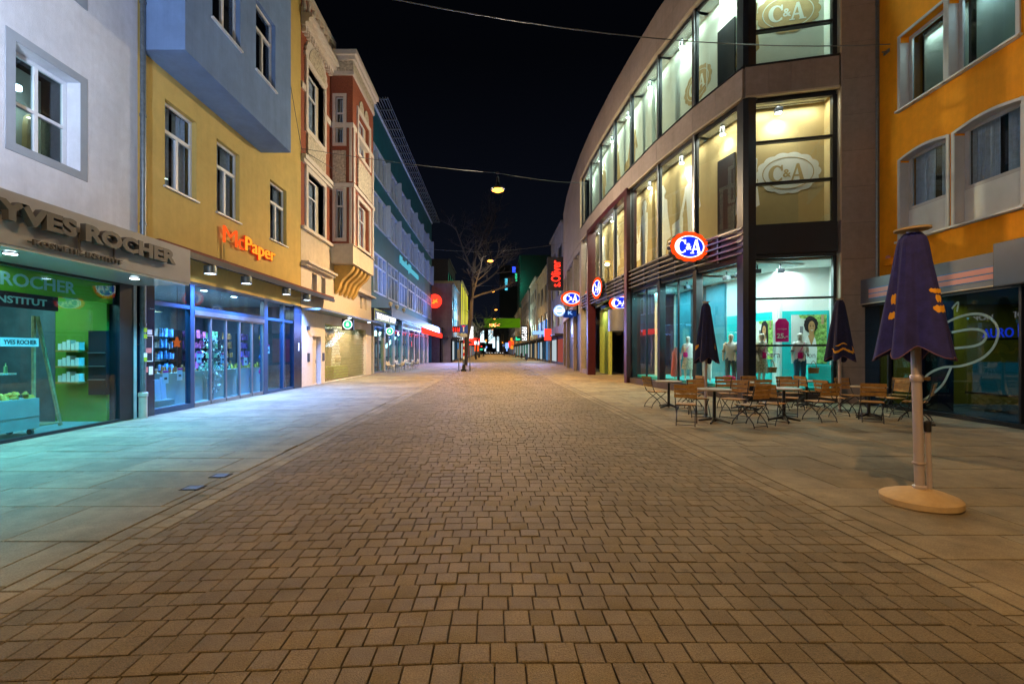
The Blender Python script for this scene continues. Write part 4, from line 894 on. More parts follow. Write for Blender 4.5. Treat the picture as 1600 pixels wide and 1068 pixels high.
# corner column
q = MB(); 
for z0,z1 in ((10.7,14.38),(0,9.66)): q.fr = WF; q.slab([(7.98,14.72),(7.97,14.34),(8.1,14.26),(8.35,14.28),(8.33,14.6)], z0, z1)
q.build('corner_column', m_slate, B)
# louvre band between ground and first floor
lb = MB()
for i in range(7): fr, L = seg(i); lb.fr = fr; lb.box(0,L,-.4,-.06,4.62,5.6)
lb.build('louvre_back', m_slate, B)
for k in range(5):
    q = MB()
    for i in range(7): fr, L = seg(i); q.fr = fr; q.box(0,L,.0,.11,4.72+k*.2,4.765+k*.2)
    q.build('louvre_bar', m_slatelt, B)
for i in range(7):
    fr, L = seg(i)
    for a in (L*.5,L): q = MB(fr); q.box(a-.03,a+.03,-.06,-.001,4.65,5.6); q.build('louvre_post', m_slatelt, B)
q = MB(FC); q.box(.0,2.62,-.35,-.02,4.68,5.6); q.build('dark_spandrel', m_slate, B)
# ground floor
strip(range(3), -.3,.06,0,.27,'plinth',m_plinth); 
q = MB(FC); q.box(.2,2.6,-.2,-.08,4.56,4.679); q.box(2.52,2.6,-.2,-.06,.27,4.56); q.box(.2,2.52,-.2,-.07,3.24,3.3); q.box(.2,2.52,-.2,-.07,1.74,1.80); q.box(.2,2.52,-.2,-.07,.271,.31); q.build('window_frame', m_slate, B)
q = MB(FC); q.box(.2,2.52,-.15,-.138,.31,4.56); q.build('window_pane', g_pane, B)
mu = MB()
for i in range(3):
    fr, L = seg(i); mu.fr = fr; mu.box(-.1,.1,-.3,-.02,.271,4.62); mu.box(.1,L-.1,-.2,-.08,.271,.32); mu.box(.1,L-.1,-.2,-.08,4.5,4.62)
    if i in (1,2): mu.box(L*.52-.02,L*.52+.02,-.17,-.1,.32,4.5)
    q = MB(fr); q.box(.1,L-.1,-.15,-.138,.32,4.5); q.build('window_pane', g_pane, B)
mu.build('mullion', m_slate, B)
r = MB()
for i in range(3): fr, L = seg(i); r.fr = fr; r.box(-.3,L+.05-(1.0 if i == 0 else 0),-2.4,-2.3,0,4.6)
r.fr = FC; r.box(1.6,3.3,-2.0,-1.9,0,4.6); r.box(3.2,3.3,-1.9,-.31,0,4.6)
r.build('inner_wall', m_shopw, B)
r = MB()
for i in range(3): fr, L = seg(i); r.fr = fr; r.box(-.3,L+.05,-2.3,-.41,4.45,4.5)
r.fr = FC; r.box(0,3.2,-1.9,-.36,4.5,4.55); r.build('inner_ceiling', m_shopw, B)
r = MB()
for i in range(3): fr, L = seg(i); r.fr = fr; r.box(-.2,L,-2.3,-.31,.30,.42)
r.fr = FC; r.box(.1,3.2,-1.89,-.31,.30,.421); r.build('display_platform', m_turq, B)
fr0,L0 = seg(0); fr1,L1 = seg(1); fr2,L2 = seg(2)
r = MB(); r.fr = FC
r.box(1.75,3.19,-1.9,-1.84,.43,3.0); r.fr = fr0; r.box(.1,L0-1.25,-2.3,-2.22,.43,3.0); r.fr = fr1; r.box(L1*.55,L1-.1,-2.3,-2.22,.43,3.0); r.build('turquoise_backdrop', m_turq, B)
r = MB(fr1); r.box(0.1,L1*.5,-2.3,-2.21,.43,4.4); r.fr = fr2; r.box(.3,L2*.9,-2.3,-2.21,.43,4.4); r.build('blue_backdrop', M('petrol backdrop', (.04,.22,.30), .6, var=.3, scale=1.2), B)
r = MB(fr2); r.box(L2*.32,L2*.5,-1.0,-.8,.43,4.4); r.build('inner_column', m_shopw, B)
r = MB(FC); r.box(2.25,3.15,-1.7,-1.1,.43,1.12); r.build('turquoise_block', m_turq, B)
for a, d_, fr in ((.55,-.55,FC),(1.25,-.6,FC),(.8,-.7,fr0),(1.4,-.7,fr0),(1.9,-.7,fr0),(1.0,-.7,fr1)):
    t = thing('track_spot', 'grey track spotlight hanging over the turquoise window display', 'spotlight', fr(a,d_,4.3), 'track spotlights over the window display')
    q = MB(fr); q.box(a-.1,a+.1,d_-.12,d_+.05,4.16,4.3); q.box(a-.02,a+.02,d_-.05,d_-.01,4.3,4.46); q.build('body', m_slate, t)
lamp('AREA', FC(1.5,-1.1,4.4), 85, (.80,1,.97), FC(1.3,-1.2,0), 1.8, sizey=.8); lamp('AREA', fr0(1.2,-1.0,4.35), 105, (.7,1,.95), fr0(1.2,-1.2,0), 1.8, sizey=1)
lamp('AREA', fr1(1.3,-1.1,4.35), 90, (.35,.85,.95), fr1(1.3,-1.2,0), 1.6, sizey=1); lamp('AREA', fr2(1.5,-1.1,4.35), 100, (.35,.9,.95), fr2(1.5,-1.2,0), 2, sizey=1)
# posters
def portrait(par, fr, a0, a1, z0, z1, d, afro=True):
    w = a1-a0; h = z1-z0; X = lambda u: a0+u*w; Z = lambda v: z0+v*h; lay = [d+.012]
    def put(P, mat, nm): q = MB(fr); q.prism([(X(u),Z(v)) for u, v in P], lay[0], lay[0]+.004); lay[0] += .0045; q.build(nm, mat, par)
    put([(0,0),(.5,0),(.5,1),(0,1)], m_housep, 'printed_house'); put([(.5,0),(1,0),(1,1),(.5,1),(.2,1),(.25,.93),(.5,.9)], m_leafp, 'printed_garden')
    put([(.24,.55),(.33,.55),(.33,.76),(.24,.76)], m_fgrey, 'printed_window'); put([(.84,.8),(.92,.8),(.92,1),(.84,1)], m_woodlt, 'printed_post')
    put([(u*.5+.28,v) for u, v in ((.02,.0),(.1,.38),(.3,.56),(.46,.62),(.62,.60),(.8,.50),(.9,.28),(.84,0))], m_whitep, 'printed_shirt')
    hc = [(.55+.20*(1+.06*math.sin(9*i))*math.cos(2*pi*i/28), .80+.17*(1+.06*math.cos(7*i))*math.sin(2*pi*i/28)) for i in range(28)] if afro else [(.42,.95),(.62,1.0),(.75,.9),(.78,.55),(.72,.3),(.66,.62),(.4,.62),(.36,.3),(.34,.7)]
    put(hc, m_hair, 'printed_hair'); put([(.50,.48),(.62,.48),(.63,.66),(.50,.66)], m_skin, 'printed_neck'); put([(.46,.58),(.56,.36),(.66,.58)], m_skin, 'printed_neckline')
    put([(.565+.095*math.cos(2*pi*i/24), .745+.125*math.sin(2*pi*i/24)) for i in range(24)], m_skin, 'printed_face')
    for u in (.525,.605): put([(u+.016*math.cos(2*pi*i/10), .765+.012*math.sin(2*pi*i/10)) for i in range(10)], m_hair, 'printed_eye')
    for u in (.525,.605): put([(u-.025,.795),(u+.025,.795),(u+.02,.803),(u-.02,.803)], m_hair, 'printed_brow')
    put([(.525,.70),(.545,.685),(.585,.685),(.605,.70),(.585,.672),(.545,.672)], m_whitep, 'printed_smile'); put([(.558,.715),(.575,.715),(.57,.75),(.563,.75)], m_tan, 'printed_nose')
t = thing('poster', 'large garden photo poster of a smiling dark haired person in white shirt, curly afro hair', 'poster', FC(1.95,-1.84,1.2)); q = MB(FC); q.box(2.02,3.1,-1.84,-1.82,1.16,2.86); q.build('board', m_whitep, t); portrait(t, FC, 2.02,3.1,1.16,2.86,-1.83)
t = thing('poster', 'photo poster of a person with long dark hair behind the closed parasol', 'poster', fr0(.9,-2.2,1.2)); q = MB(fr0); q.box(.55,1.35,-2.22,-2.20,1.3,2.7); q.build('board', m_whitep, t); portrait(t, fr0, .55,1.35,1.3,2.7,-2.21, False)
t = thing('price_tag_sign', 'magenta hanging price tag sign showing a price of 25', 'sign', FC(1.05,-1.0,1.7)); q = MB(FC); q.prism([(1.2,1.90),(1.6,1.90),(1.6,2.55),(1.5,2.68),(1.3,2.68),(1.2,2.55)],-.92,-.9); q.build('card', m_mag, t)
q = MB(FC); q.text('25.-',1.24,1.57,2.02,2.19,-.9,-.893,.03); q.text('Cardigans',1.26,1.54,2.30,2.36,-.9,-.894,.0); q.build('lettering', m_whitep, t); q = MB(FC); q.tube([(1.4,-.91,2.66),(1.4,-.91,4.4)],.004,4); q.build('cord', m_slatelt, t)
o = MB(FC); o.text('tra',.78,1.08,1.38,1.54,-.137,-.134,.0); o.text('hion',1.72,2.06,1.38,1.56,-.137,-.134,.0); tag(o.build('window_lettering', m_fgrey), 'dark grey serif fragment of lettering on the front display glass', 'lettering')
# mannequins
def skin(name, V, ed, rad, mat, par, sub=2):
    me = bpy.data.meshes.new(name); me.from_pydata(V, ed, []); o = bpy.data.objects.new(name, me); COL.objects.link(o)
    mo = o.modifiers.new('skin','SKIN'); bpy.context.view_layer.objects.active = o
    for i, r_ in enumerate(rad): me.skin_vertices[0].data[i].radius = (r_[0], r_[1]) if isinstance(r_, tuple) else (r_, r_)
    me.skin_vertices[0].data[0].use_root = True
    s_ = o.modifiers.new('sub','SUBSURF'); s_.levels = sub; s_.render_levels = sub
    bpy.context.view_layer.update(); m2 = bpy.data.meshes.new_from_object(o.evaluated_get(bpy.context.evaluated_depsgraph_get())); o.modifiers.clear(); o.data = m2; bpy.data.meshes.remove(me)
    m2.materials.clear(); m2.materials.append(mat); m2.polygons.foreach_set('use_smooth', [True]*len(m2.polygons)); o.parent = par; return o
def mannequin(x, y_, rz, lab, top, bottom, sleeves=True, skirt=False, bag=None, arm=0):
    t = thing('mannequin', lab, 'mannequin', (0,0,0), 'mannequins in the turquoise window display')
    V = [(0,0,.96),(0,0,1.12),(0,-.01,1.30),(0,0,1.44),(0,.0,1.52),(0,-.01,1.60),(0,-.015,1.70),(0,-.01,1.77)]; rad = [(.155,.10),(.125,.085),(.155,.10),(.09,.07),.055,(.078,.09),(.095,.112),(.06,.07)]
    ed = [(i,i+1) for i in range(7)]
    for sx in (-1,1):
        n = len(V); bx = .09*arm if sx > 0 else 0
        V += [(sx*.17,0,1.41),(sx*.23,.02,1.14),(sx*(.25-bx),-.06-.14*(arm if sx > 0 else 0),.93+.1*(arm if sx > 0 else 0)),(sx*(.25-bx*1.2),-.1-.2*(arm if sx > 0 else 0),.83+.18*(arm if sx > 0 else 0))]; rad += [.055,.042,.034,.024]; ed += [(3,n),(n,n+1),(n+1,n+2),(n+2,n+3)]
        n = len(V); V += [(sx*.09,0,.88),(sx*.10,-.02,.50),(sx*.10,.02,.10),(sx*.11,-.03,.03),(sx*.115,-.14,.025)]; rad += [.088,.056,.036,.034,.022]; ed += [(0,n),(n,n+1),(n+1,n+2),(n+2,n+3),(n+3,n+4)]
    skin('body', V, ed, rad, m_mann, t)
    q = MB(); q.loft([(0,-.085,1.69,.012,.012),(0,-.112,1.665,.014,.016),(0,-.09,1.655,.014,.01)],8); q.build('nose', m_mann, t)
    q = MB(); q.loft([(0,0,.86,.185,.135),(0,0,.98,.185,.135),(0,0,1.12,.165,.12),(0,-.01,1.30,.19,.135),(0,0,1.42,.17,.10),(0,0,1.475,.08,.075)],18)
    q.build('top', top, t)
    if sleeves:
        for sx in (-1,1): q = MB(); q.tube([(sx*.13,0,1.43),(sx*.18,0,1.40),(sx*.235,.02,1.14)],.072,10,.066); q.build('sleeve', top, t)
    if skirt: q = MB(); q.loft([(0,0,.45,.25,.2),(0,0,.7,.22,.17),(0,0,.95,.175,.125),(0,0,1.02,.165,.12)],20); q.build('skirt', bottom, t)
    else:
        for sx in (-1,1): q = MB(); q.loft([(sx*.105,.02,.12,.06,.065),(sx*.10,-.015,.5,.075,.08),(sx*.09,0,.86,.1,.115),(sx*.07,0,.95,.1,.12)],12); q.build('trouser_leg', bottom, t)
    if bag:
        q = MB(); q.loft([(.34,-.14,.46,.15,.07),(.34,-.14,.64,.18,.08)],14); q.build('bag', bag, t); q = MB(); q.tube([(.24,-.14,.64),(.28,-.13,.80),(.34,-.12,.86),(.40,-.13,.8),(.44,-.14,.64)],.01,6); q.build('bag_handle', bag, t)
    if skirt or arm: q = MB(); q.loft([(-.08,-.17,.93,.07,.03),(-.08,-.18,1.0,.09,.04),(-.08,-.17,1.13,.075,.03)],12); q.build('belt_bag', m_mag, t); q = MB(); q.tube([(-.1,-.16,1.13),(.0,-.15,1.3),(.12,-.06,1.46)],.008,5); q.build('strap', m_mag, t)
    t.location = (x,y_,.42); t.rotation_euler.z = rz; return t
mannequin(8.92,14.95,.35,'mannequin with patterned blouse, pale skirt and wicker bag at the corner column',m_patt,m_patt,True,True,m_wicker,1)
mannequin(10.0,14.65,-.1,'mannequin in white top and jeans before the garden poster',m_whitep,m_jeans,True,False,m_wicker,1)
mannequin(8.22,15.55,-.3,'mannequin in white shirt and jeans behind the closed parasol',m_whitep,m_jeans,True,False,m_wicker,0)
mannequin(8.5,15.35,-.1,'mannequin in light blue top squeezed beside the dark corner column',M('light blue cloth', (.5,.62,.72), .9),m_jeans,True,False,None,0)
mannequin(7.75,17.9,-.5,'mannequin in pale shorts beside the pink clothes rail',m_whitep,m_patt,False,True,None,0)
mannequin(7.95,16.75,-.4,'mannequin mostly hidden by the closed parasol',m_pink,m_whitep,True,False,None,0)
t = thing('clothes_rail', 'rail of salmon pink dresses behind the curved display window', 'clothes rail', (7.6,18.6,.42))
q = MB(); q.tube([(7.45,18.2,.43),(7.45,18.2,1.75),(7.75,19.2,1.75),(7.75,19.2,.43)],.02,6); q.build('frame', m_slatelt, t)
for k in range(6): q = MB(); x = 7.48+.045*k; y_ = 18.35+.14*k; q.loft([(x,y_,.55,.2,.06),(x,y_,1.1,.16,.05),(x,y_,1.5,.14,.04),(x,y_,1.72,.03,.02)],10); q.build('dress', m_pink, t)
t = thing('flower_bowl', 'bowl of magenta flowers on the turquoise display platform', 'flowers', (8.05,15.3,.42))
q = MB(); q.loft([(8.05,15.3,.42,.08,.08),(8.05,15.3,.58,.16,.16)],14); q.build('bowl', m_whitep, t)
q = MB()
for i in range(70): an = R.uniform(0,6.28); rr = .2*math.sqrt(R.random()); x = 8.05+rr*math.cos(an); y_ = 15.3+rr*math.sin(an); z = .6+R.uniform(0,.14); q.loft([(x,y_,z-.02,.01,.01),(x,y_,z,.035,.035),(x,y_,z+.02,.015,.015)],6)
q.build('blossoms', m_mag, t)
# red portal and recessed entrance
def pt(i, k): fr, L = seg(i); return fr, L*(1-k)
frp, Lp = seg(3); q = MB(frp); q.box(Lp-.32,Lp+.02,-.3,.22,0,9.74); o1 = q.build('portal_post', m_redfr, B)
fre, Le = seg(5); q = MB(fre); q.box(-.02,.36,-.3,.22,0,9.74); q.build('portal_post', m_redfr, B)
q = MB()
for i in (3,4,5): fr, L = seg(i); q.fr = fr; q.box(0,L,-.1,.2,9.45,9.74)
q.build('portal_lintel', m_redfr, B)
q = MB()
for i in (3,4,5): fr, L = seg(i); q.fr = fr; q.box(-.2,L+.05,-2.6,-2.5,0,4.62); q.box(0,L,-2.5,-.75,4.4,4.6)
q.build('entrance_back', m_slate, B)
q = MB(fr2); q.box(-.12,-.1,-2.5,-.3,0,4.6); q.build('entrance_cheek', m_redfr, B)
fr4,L4 = seg(4)
for k in range(3): q = MB(fr4); q.box(k*.95+.05,k*.95+.95,-1.9,-1.85,.02,2.6); dd_ = q.build('door', m_slatelt, B); q = MB(fr4); q.box(k*.95+.12,k*.95+.88,-1.85,-1.83,.15,2.5); q.build('pane', g_darkw, dd_); q = MB(fr4); q.tube([(k*.95+.82,-1.8,.9),(k*.95+.82,-1.8,1.5)],.02,6); q.build('handle', m_slatelt, dd_)
q = MB(); c_ = fr4(L4*.6,-1.1,0); q.lathe(c_.x,c_.y,[(0,2.75),(1.05,2.75),(1.05,4.0),(0,4.0)],28); q.build('entrance_drum', m_slatelt, B)
lamp('SPOT', fr4(L4*.5,-.5,4.3), 60, (1,.85,.75), fr4(L4*.5,-1,0), .1, 120, .6)
strip((6,), -.35,.06,0,.3,'plinth',m_stone,False)
fr6,L6 = seg(6); q = MB(fr6); q.box(-.3,.35,-.3,.1,0,9.66); q.build('stone_pier', m_stone, B)
q = MB(fr6); q.box(.4,L6-.1,-.15,-.14,.3,4.6); q.build('window_pane', g_pane, B); q = MB(fr6); q.box(-.2,L6,-1.5,-1.4,0,4.6); q.build('inner_wall', M('lime inner wall', (.42,.48,.10), .8), B)
lamp('AREA', fr6(L6*.5,-.8,4.4), 30, (.9,1,.7), fr6(L6*.5,-.8,0), 1)
# far lower windows beyond the portal
for i in (7,8,9):
    fr, L = seg(i)
    q = MB(fr); q.box(-.02,.3,-.2,.07,0,9.72); q.build('stone_pier', m_stone, B)
    q = MB(fr); q.box(.3,L,-.16,-.15,5.4,9.2); q.build('window_pane', g_pane, B)
    q = MB(fr)
    for k in range(4): a = .3+(L-.3)*k/3; q.box(a-.07,a+.07,-.25,-.05,5.4,9.2)
    q.box(.3,L,-.3,.05,9.2,9.72); q.build('window_frame', m_stone, B)
    q = MB(fr); q.box(0,L+.1,-1.6,-1.5,5,9.3); q.build('inner_wall', m_pale, B); lamp('SPOT', fr(L*.5,-.6,9.0), 110, (.85,1,.9), fr(L*.5,-1.5,7), .06, 120, .9)
    q = MB(fr); q.box(.3,L,-.3,-.2,0,4.6); q.build('dark_shop_front', m_blueblk, B)
q = MB(); q.slab([(8.2,14.5),(7.7,16.8),(7.3,19.4),(6.95,24.9),(6.8,30.4),(6.9,37.4),(7.6,48),(18,48),(18,14.5)],16.1,16.2); q.build('roof', m_fdark, B)
q = MB(); q.slab([(10.6,16.4),(9.2,20),(9.0,30),(9.6,47.8),(17.9,47.8),(17.9,15.6)],0,16.09); q.build('building_core', m_fdark, B)
# oval signs
def ovalsign(fr, ca, cz, w, h, dep, lab, loc):
    t = thing('store_sign', lab, 'sign', loc)
    q = MB(fr); q.prism(ell(ca,cz,w,h,84,14,.06),-dep,-.005); q.build('housing', m_slate, t)
    q = MB(fr); q.prism(ell(ca,cz,w*.985,h*.985,84,14,.06),-.004,.004); q.build('red_rim', E('red rim'+str(len(lab)), (1,.03,.005), 1.6) if 'red rim glow' not in bpy.data.materials else bpy.data.materials['red rim glow'], t)
    q = MB(fr); q.prism(ell(ca,cz,w*.80,h*.76,48),.004,.010); q.build('white_ring', e_white, t)
    q = MB(fr); q.prism(ell(ca,cz,w*.73,h*.69,48),.010,.016); q.build('blue_field', e_blue, t)
    q = MB(fr); cletter(q,ca-.02*w,cz,h*.95,.016,.026); q.build('lettering', e_white, t); return t
E('red rim glow', (1,.05,.005), 1.5)
NF = Fr((6.98,16.0,0),(1,.12)); t = ovalsign(NF,0,5.32,.70,.52,.22,'large oval projecting sign with red scalloped rim on the louvres', (6.98,16,5.3))
q = MB(NF); q.tube([(.6,-.1,5.3),(1.0,.2,5.3)],.05,8); q.build('bracket', m_slate, t)
lamp('POINT', NF(0,.5,5.3), 3, (1,.2,.15), size=.3)
NF = Fr((5.92,34.2,0),(1,0)); t = ovalsign(NF,0,5.6,.80,.56,.25,'smaller oval projecting sign far along the curved front past the portal', (5.92,34.2,5.6))
q = MB(NF); q.tube([(.7,-.12,5.6),(1.0,-.12,5.6)],.05,8); q.build('bracket', m_slate, t)
sfr, sL = seg(4); NF = Fr(sfr(sL*.35,.45,0), (.17,-.985)); t = ovalsign(NF,0,5.35,.72,.62,.2,'oval sign seen edge on above the red portal entrance', sfr(sL*.35,.5,5.3))
q = MB(sfr); q.tube([(sL*.35,.0,5.35),(sL*.35,.5,5.35)],.05,8); q.build('bracket', m_slate, t)
NF = Fr(fr4(L4*.75,-.62,0), (.9,-.43)); ovalsign(NF,0,4.36,.66,.45,.12,'oval sign half hidden under the portal louvres by the entrance', fr4(L4*.7,-.05,4.1))
NF = Fr((5.25,36,0),(1,0)); t = thing('round_sign', 'round pale blue glowing sign below the far oval sign', 'sign', (5.25,36,4.8)); q = MB(NF); q.prism(ell(0,4.84,.46,.46,32),-.15,0); q.build('disc', e_ltblue, t)
q = MB(NF); q.ring(ell(0,4.84,.36,.36,28),ell(0,4.84,.31,.31,28),.001,.01); q.box(-.42,.42,.002,.014,4.74,4.94); q.build('emblem', e_white, t); q = MB(NF); q.tube([(.45,-.08,4.84),(1.35,-.08,4.84)],.04,8); q.build('bracket', m_slate, t)
NF = Fr((6.3,37.0,0),(1,0)); t = thing('blue_canopy_sign', 'dark blue glowing canopy box with pale lettering past the portal', 'sign', (6.3,37,4.6)); q = MB(NF); q.box(-.35,.5,-1.5,0,4.45,5.0); q.build('box', E('deep blue box', (.02,.09,.5), .3), t); q = MB(NF); q.text('K',-.2,.2,4.6,4.9,.0,.02,.03); q.build('lettering', e_ltblue, t)

# ---------------- orange building with the corner cafe
OF = Fr((11.62,13.57,0),(-.06*4,-4)); 
B = thing('orange_building', 'orange rendered building with grey framed windows over a glazed cafe front', 'building', (12,10,0))
def oa(Y): return (13.57-Y)*math.hypot(.06,1)
hs = [(oa(12.75),oa(11.42),8.45,10.5),(oa(11.3),oa(9.75),8.45,10.5),(oa(12.75),oa(11.35),4.72,7.1),(oa(11.15),oa(9.65),4.72,7.1),(oa(9.2),oa(7.9),4.72,7.1),(oa(9.2),oa(7.9),8.45,10.5),(oa(7.6),oa(6.2),8.45,10.5)]
w = MB(OF); w.wall(0.02,9.5,3.3,14.5,0,hs,.3); w.k = 1; w.box(.1,9.4,-4,-1.2,3.6,14.4); w.k = 0; w.box(.03,9.49,-4,-.31,14.4,14.6); w.box(.03,.1,-4.2,-.01,0,14.4); w.build('wall', [m_orange, m_dark], B)
for i, h in enumerate(hs):
    a0,a1,z0,z1 = h; arch = i in (2,3,4); q = MB(OF); t_ = .07
    if arch:
        N = 12; top = [(a0+(a1-a0)*k/N, z1-.10+.10*math.sin(pi*k/N)) for k in range(N+1)]; topo = [(a0-t_+(a1-a0+2*t_)*k/N, z1-.05+.12*math.sin(pi*k/N)) for k in range(N+1)]
        q.ring([(a0-t_,z0-t_)]+topo+[(a1+t_,z0-t_)], [(a0,z0)]+top+[(a1,z0)], 0, .035); q.prism(top+[(a1,z1+.001),(a0,z1+.001)],-.28,-.01)
    else: q.ring([(a0-t_,z0-t_),(a1+t_,z0-t_),(a1+t_,z1+t_),(a0-t_,z1+t_)],[(a0,z0),(a1,z0),(a1,z1),(a0,z1)],0,.035)
    q.box(a0,a0+.015,-.3,.03,z0,z1-.16); q.box(a1-.015,a1,-.3,.03,z0,z1-.16)
    q.build('window_surround', m_greyfr, B)
    zb = z0+.85 if arch else z0
    if arch: q = MB(OF); q.box(a0+.02,a1-.02,-.28,-.2,z0+.01,zb); q.build('window_panel', m_fwhite if 0 else m_wfr, B)
    o = window(B, OF, a0+.02,a1-.02,zb+.002,z1-.01,.27,'S',mat=m_greyfr,glass=g_green if not arch else g_win,sill=False,curtain=arch,fw=.09)
    if not arch: q = MB(OF); q.box(a0+.05,a1-.05,-.62,-.6,z0,z1); q.build('blind', m_pale, o)
    q = MB(OF); q.box(a0-.1,a1+.1,-.18,.1,z0-.05,z0-.002); q.build('sill', m_wfr, B)
q = MB(OF); q.box(oa(9.9),oa(10.7),-1.1,-1.08,6.5,6.53); q.build('tube_lamp', e_cool, B)
lamp('AREA', OF(oa(10.5),-.45,10.4), 13, (.75,.95,.95), OF(oa(10.5),-.5,8), 1.2, sizey=.15); lamp('AREA', OF(oa(12.1),-.45,10.4), 10, (.85,.95,.85), OF(oa(12.1),-.5,8), 1, sizey=.15)
t = thing('downpipe', 'slim grey downpipe between brown stone pillar and orange wall', 'downpipe', (11.6,13.5,0)); q = MB(OF); q.tube([(.06,.07,3.76),(.06,.07,14.5)],.05,12)
for z in (6,9,12): q.lathe(.06,.07,[(.05,z),(.062,z),(.062,z+.05),(.05,z+.05)],12)
q.build('pipe', m_pipe, t)
t = thing('wall_anchor', 'small steel wire anchor bolted to the orange wall', 'anchor', OF(.35,.03,10.4)); q = MB(OF); q.box(.25,.45,.0,.03,10.36,10.46); q.tube([(.35,.02,10.41),(.35,.14,10.41)],.02,6); q.build('plate', m_slatelt, t)
t = thing('alarm_box', 'small orange alarm box low on the orange wall', 'alarm box', OF(.45,.05,4.2)); q = MB(OF); q.box(.3,.6,.0,.1,4.1,4.3); q.build('case', m_orange, t); q = MB(OF); q.lathe(.45,.05,[(.06,4.3),(.05,4.38),(.0,4.4)],12); q.build('beacon', m_salmon, t)
# cafe front
GF = Fr((11.2,13.8,0),(-.08*5,-5)); ga = lambda Y: (13.8-Y)*math.hypot(.08,1)
G1 = ga(4.0)
t = B
q = MB(GF); q.box(0,G1,-.5,.06,3.02,3.74); q.build('fascia', m_fascia, B)
q = MB(GF)
q.box(.55,ga(9.47),.06,.075,3.30,3.42); q.box(.55,ga(9.47),.06,.075,3.16,3.27); q.build('salmon_stripe', m_salmon, B)
q = MB(GF)
for z in (3.14,3.275,3.425): q.box(.55,ga(9.47),.06,.072,z,z+.02)
q.build('blue_stripe', m_steelblue, B)
q = MB(GF); q.box(0,G1,.0,.09,2.99,3.018); q.build('fascia_edge', m_beige, B)
t = thing('box_sign', 'dark blue flat box sign at the end of the striped cafe fascia', 'sign', GF(ga(9.0),.1,3.4)); q = MB(GF); q.box(ga(9.45),ga(7.6),.08,.3,2.95,3.86); q.build('box', m_blueblk, t); q = MB(GF); q.box(ga(9.43),ga(7.62),.30,.305,2.97,3.84); q.build('panel', m_navy, t)
q = MB(GF); q.box(0,G1,-.2,.05,0,.1); q.box(0,.05,-.2,.03,.1,3.0)
for Y in (12.6,11.6,9.2,7.4): q.box(ga(Y)-.025,ga(Y)+.025,-.1,.03,.1,3.0)
q.box(.05,G1,-.1,.02,2.93,3.0); q.build('glazing_frame', m_slate, B)
xs = [.05,ga(12.6),ga(11.6),ga(9.2),ga(7.4),G1]
for i in range(5): q = MB(GF); q.box(xs[i]+.025,xs[i+1]-.025,-.06,-.048,.1,2.93); q.build('glazing_pane', g_darkw, B)
q = MB(); p0 = GF(0,0,0); q.slab([(p0.x,p0.y),(p0.x+.6,p0.y+.06),(p0.x+.6,p0.y+.08),(p0.x,p0.y+.02)],.1,3.0); q.build('glazing_pane', g_darkw, B)
r = MB(GF); r.box(0.05,G1,-4.6,-4.5,0,3.3); r.box(-.02,.0,-4.5,-.7,0,3.3); r.box(G1,G1+.1,-4.5,0,0,3.3); r.build('cafe_wall', m_interior_d, B); r = MB(GF); r.box(0.05,G1,-4.5,-.1,2.98,3.015); r.build('cafe_ceiling', m_interior_d, B); r = MB(GF); r.box(0.05,G1,-4.5,-.1,.004,.02); r.build('cafe_floor', m_slab, B)
q = MB(GF); q.box(ga(12.2),ga(11.7),-.9,-.5,0.02,2.9); q.build('cafe_column', m_slate, B)
t = thing('glow_lettering', 'blue glowing outline lettering built for a sign reflected in the cafe glass', 'sign', GF(ga(10.3),-1,2.0)); q = MB(GF); q.text('AURO',ga(11.05),ga(10.35),1.92,2.14,-1.0,-.98,.0); q.text('BOM',ga(10.25),ga(9.75),1.92,2.14,-1.0,-.98,.0); q.build('lettering', e_neon, t); q = MB(GF); q.box(ga(11.1),ga(9.7),-1.04,-1.01,1.86,1.9); q.build('rail', m_slate, t)  # reflection of a street sign, built as glowing letters behind the glass
t = thing('lit_box_sign', 'small bright blue lit box sign beside the blue lettering', 'sign', GF(ga(9.85),-.8,2.1)); q = MB(GF); q.box(ga(10.05),ga(9.72),-.86,-.78,2.02,2.2); q.build('box', e_neon, t); q = MB(GF); q.text('eurom',ga(10.0),ga(9.76),2.08,2.13,-.78,-.775,.0); q.build('lettering', e_white, t)
t = thing('drinks_cooler', 'tall turquoise lit drinks cooler inside the cafe under the blue lettering', 'cooler', GF(ga(10.4),-2,0)); q = MB(GF); q.box(ga(10.75),ga(9.9),-2.4,-1.9,.5,1.75); q.build('body', E('cooler glow', (.05,.45,.55), .55), t)
for z in (.8,1.1,1.4): q = MB(GF); q.box(ga(10.75),ga(9.9),-1.9,-1.86,z,z+.03); q.build('shelf', m_slate, t)
t = thing('drinks_cooler', 'low teal lit counter cooler deep in the cafe behind the teak chairs', 'cooler', GF(ga(12),-2,0)); q = MB(GF); q.box(ga(12.3),ga(11.4),-2.4,-1.9,.5,1.3); q.build('body', E('teal counter glow', (.03,.3,.28), .4), t); q = MB(GF); q.box(ga(12.4),ga(11.3),-2.5,-1.8,.45,.5); q.build('counter_top', m_slate, t)
lamp('AREA', GF(ga(12.9),-2.0,2.95), 45, (.4,.8,.85), GF(ga(12.9),-2.0,0), 1.2); lamp('AREA', GF(ga(10),-2.4,2.95), 90, (.3,.55,1), GF(ga(10),-2.4,0), 3)
def onG(px, py):                                        # photo pixel on the glass plane
    k = (px-VX)/F; o_ = GF.o; Yv = (o_.x-.08*o_.y)/(k-.08); return ga(Yv), zz(py, Yv)
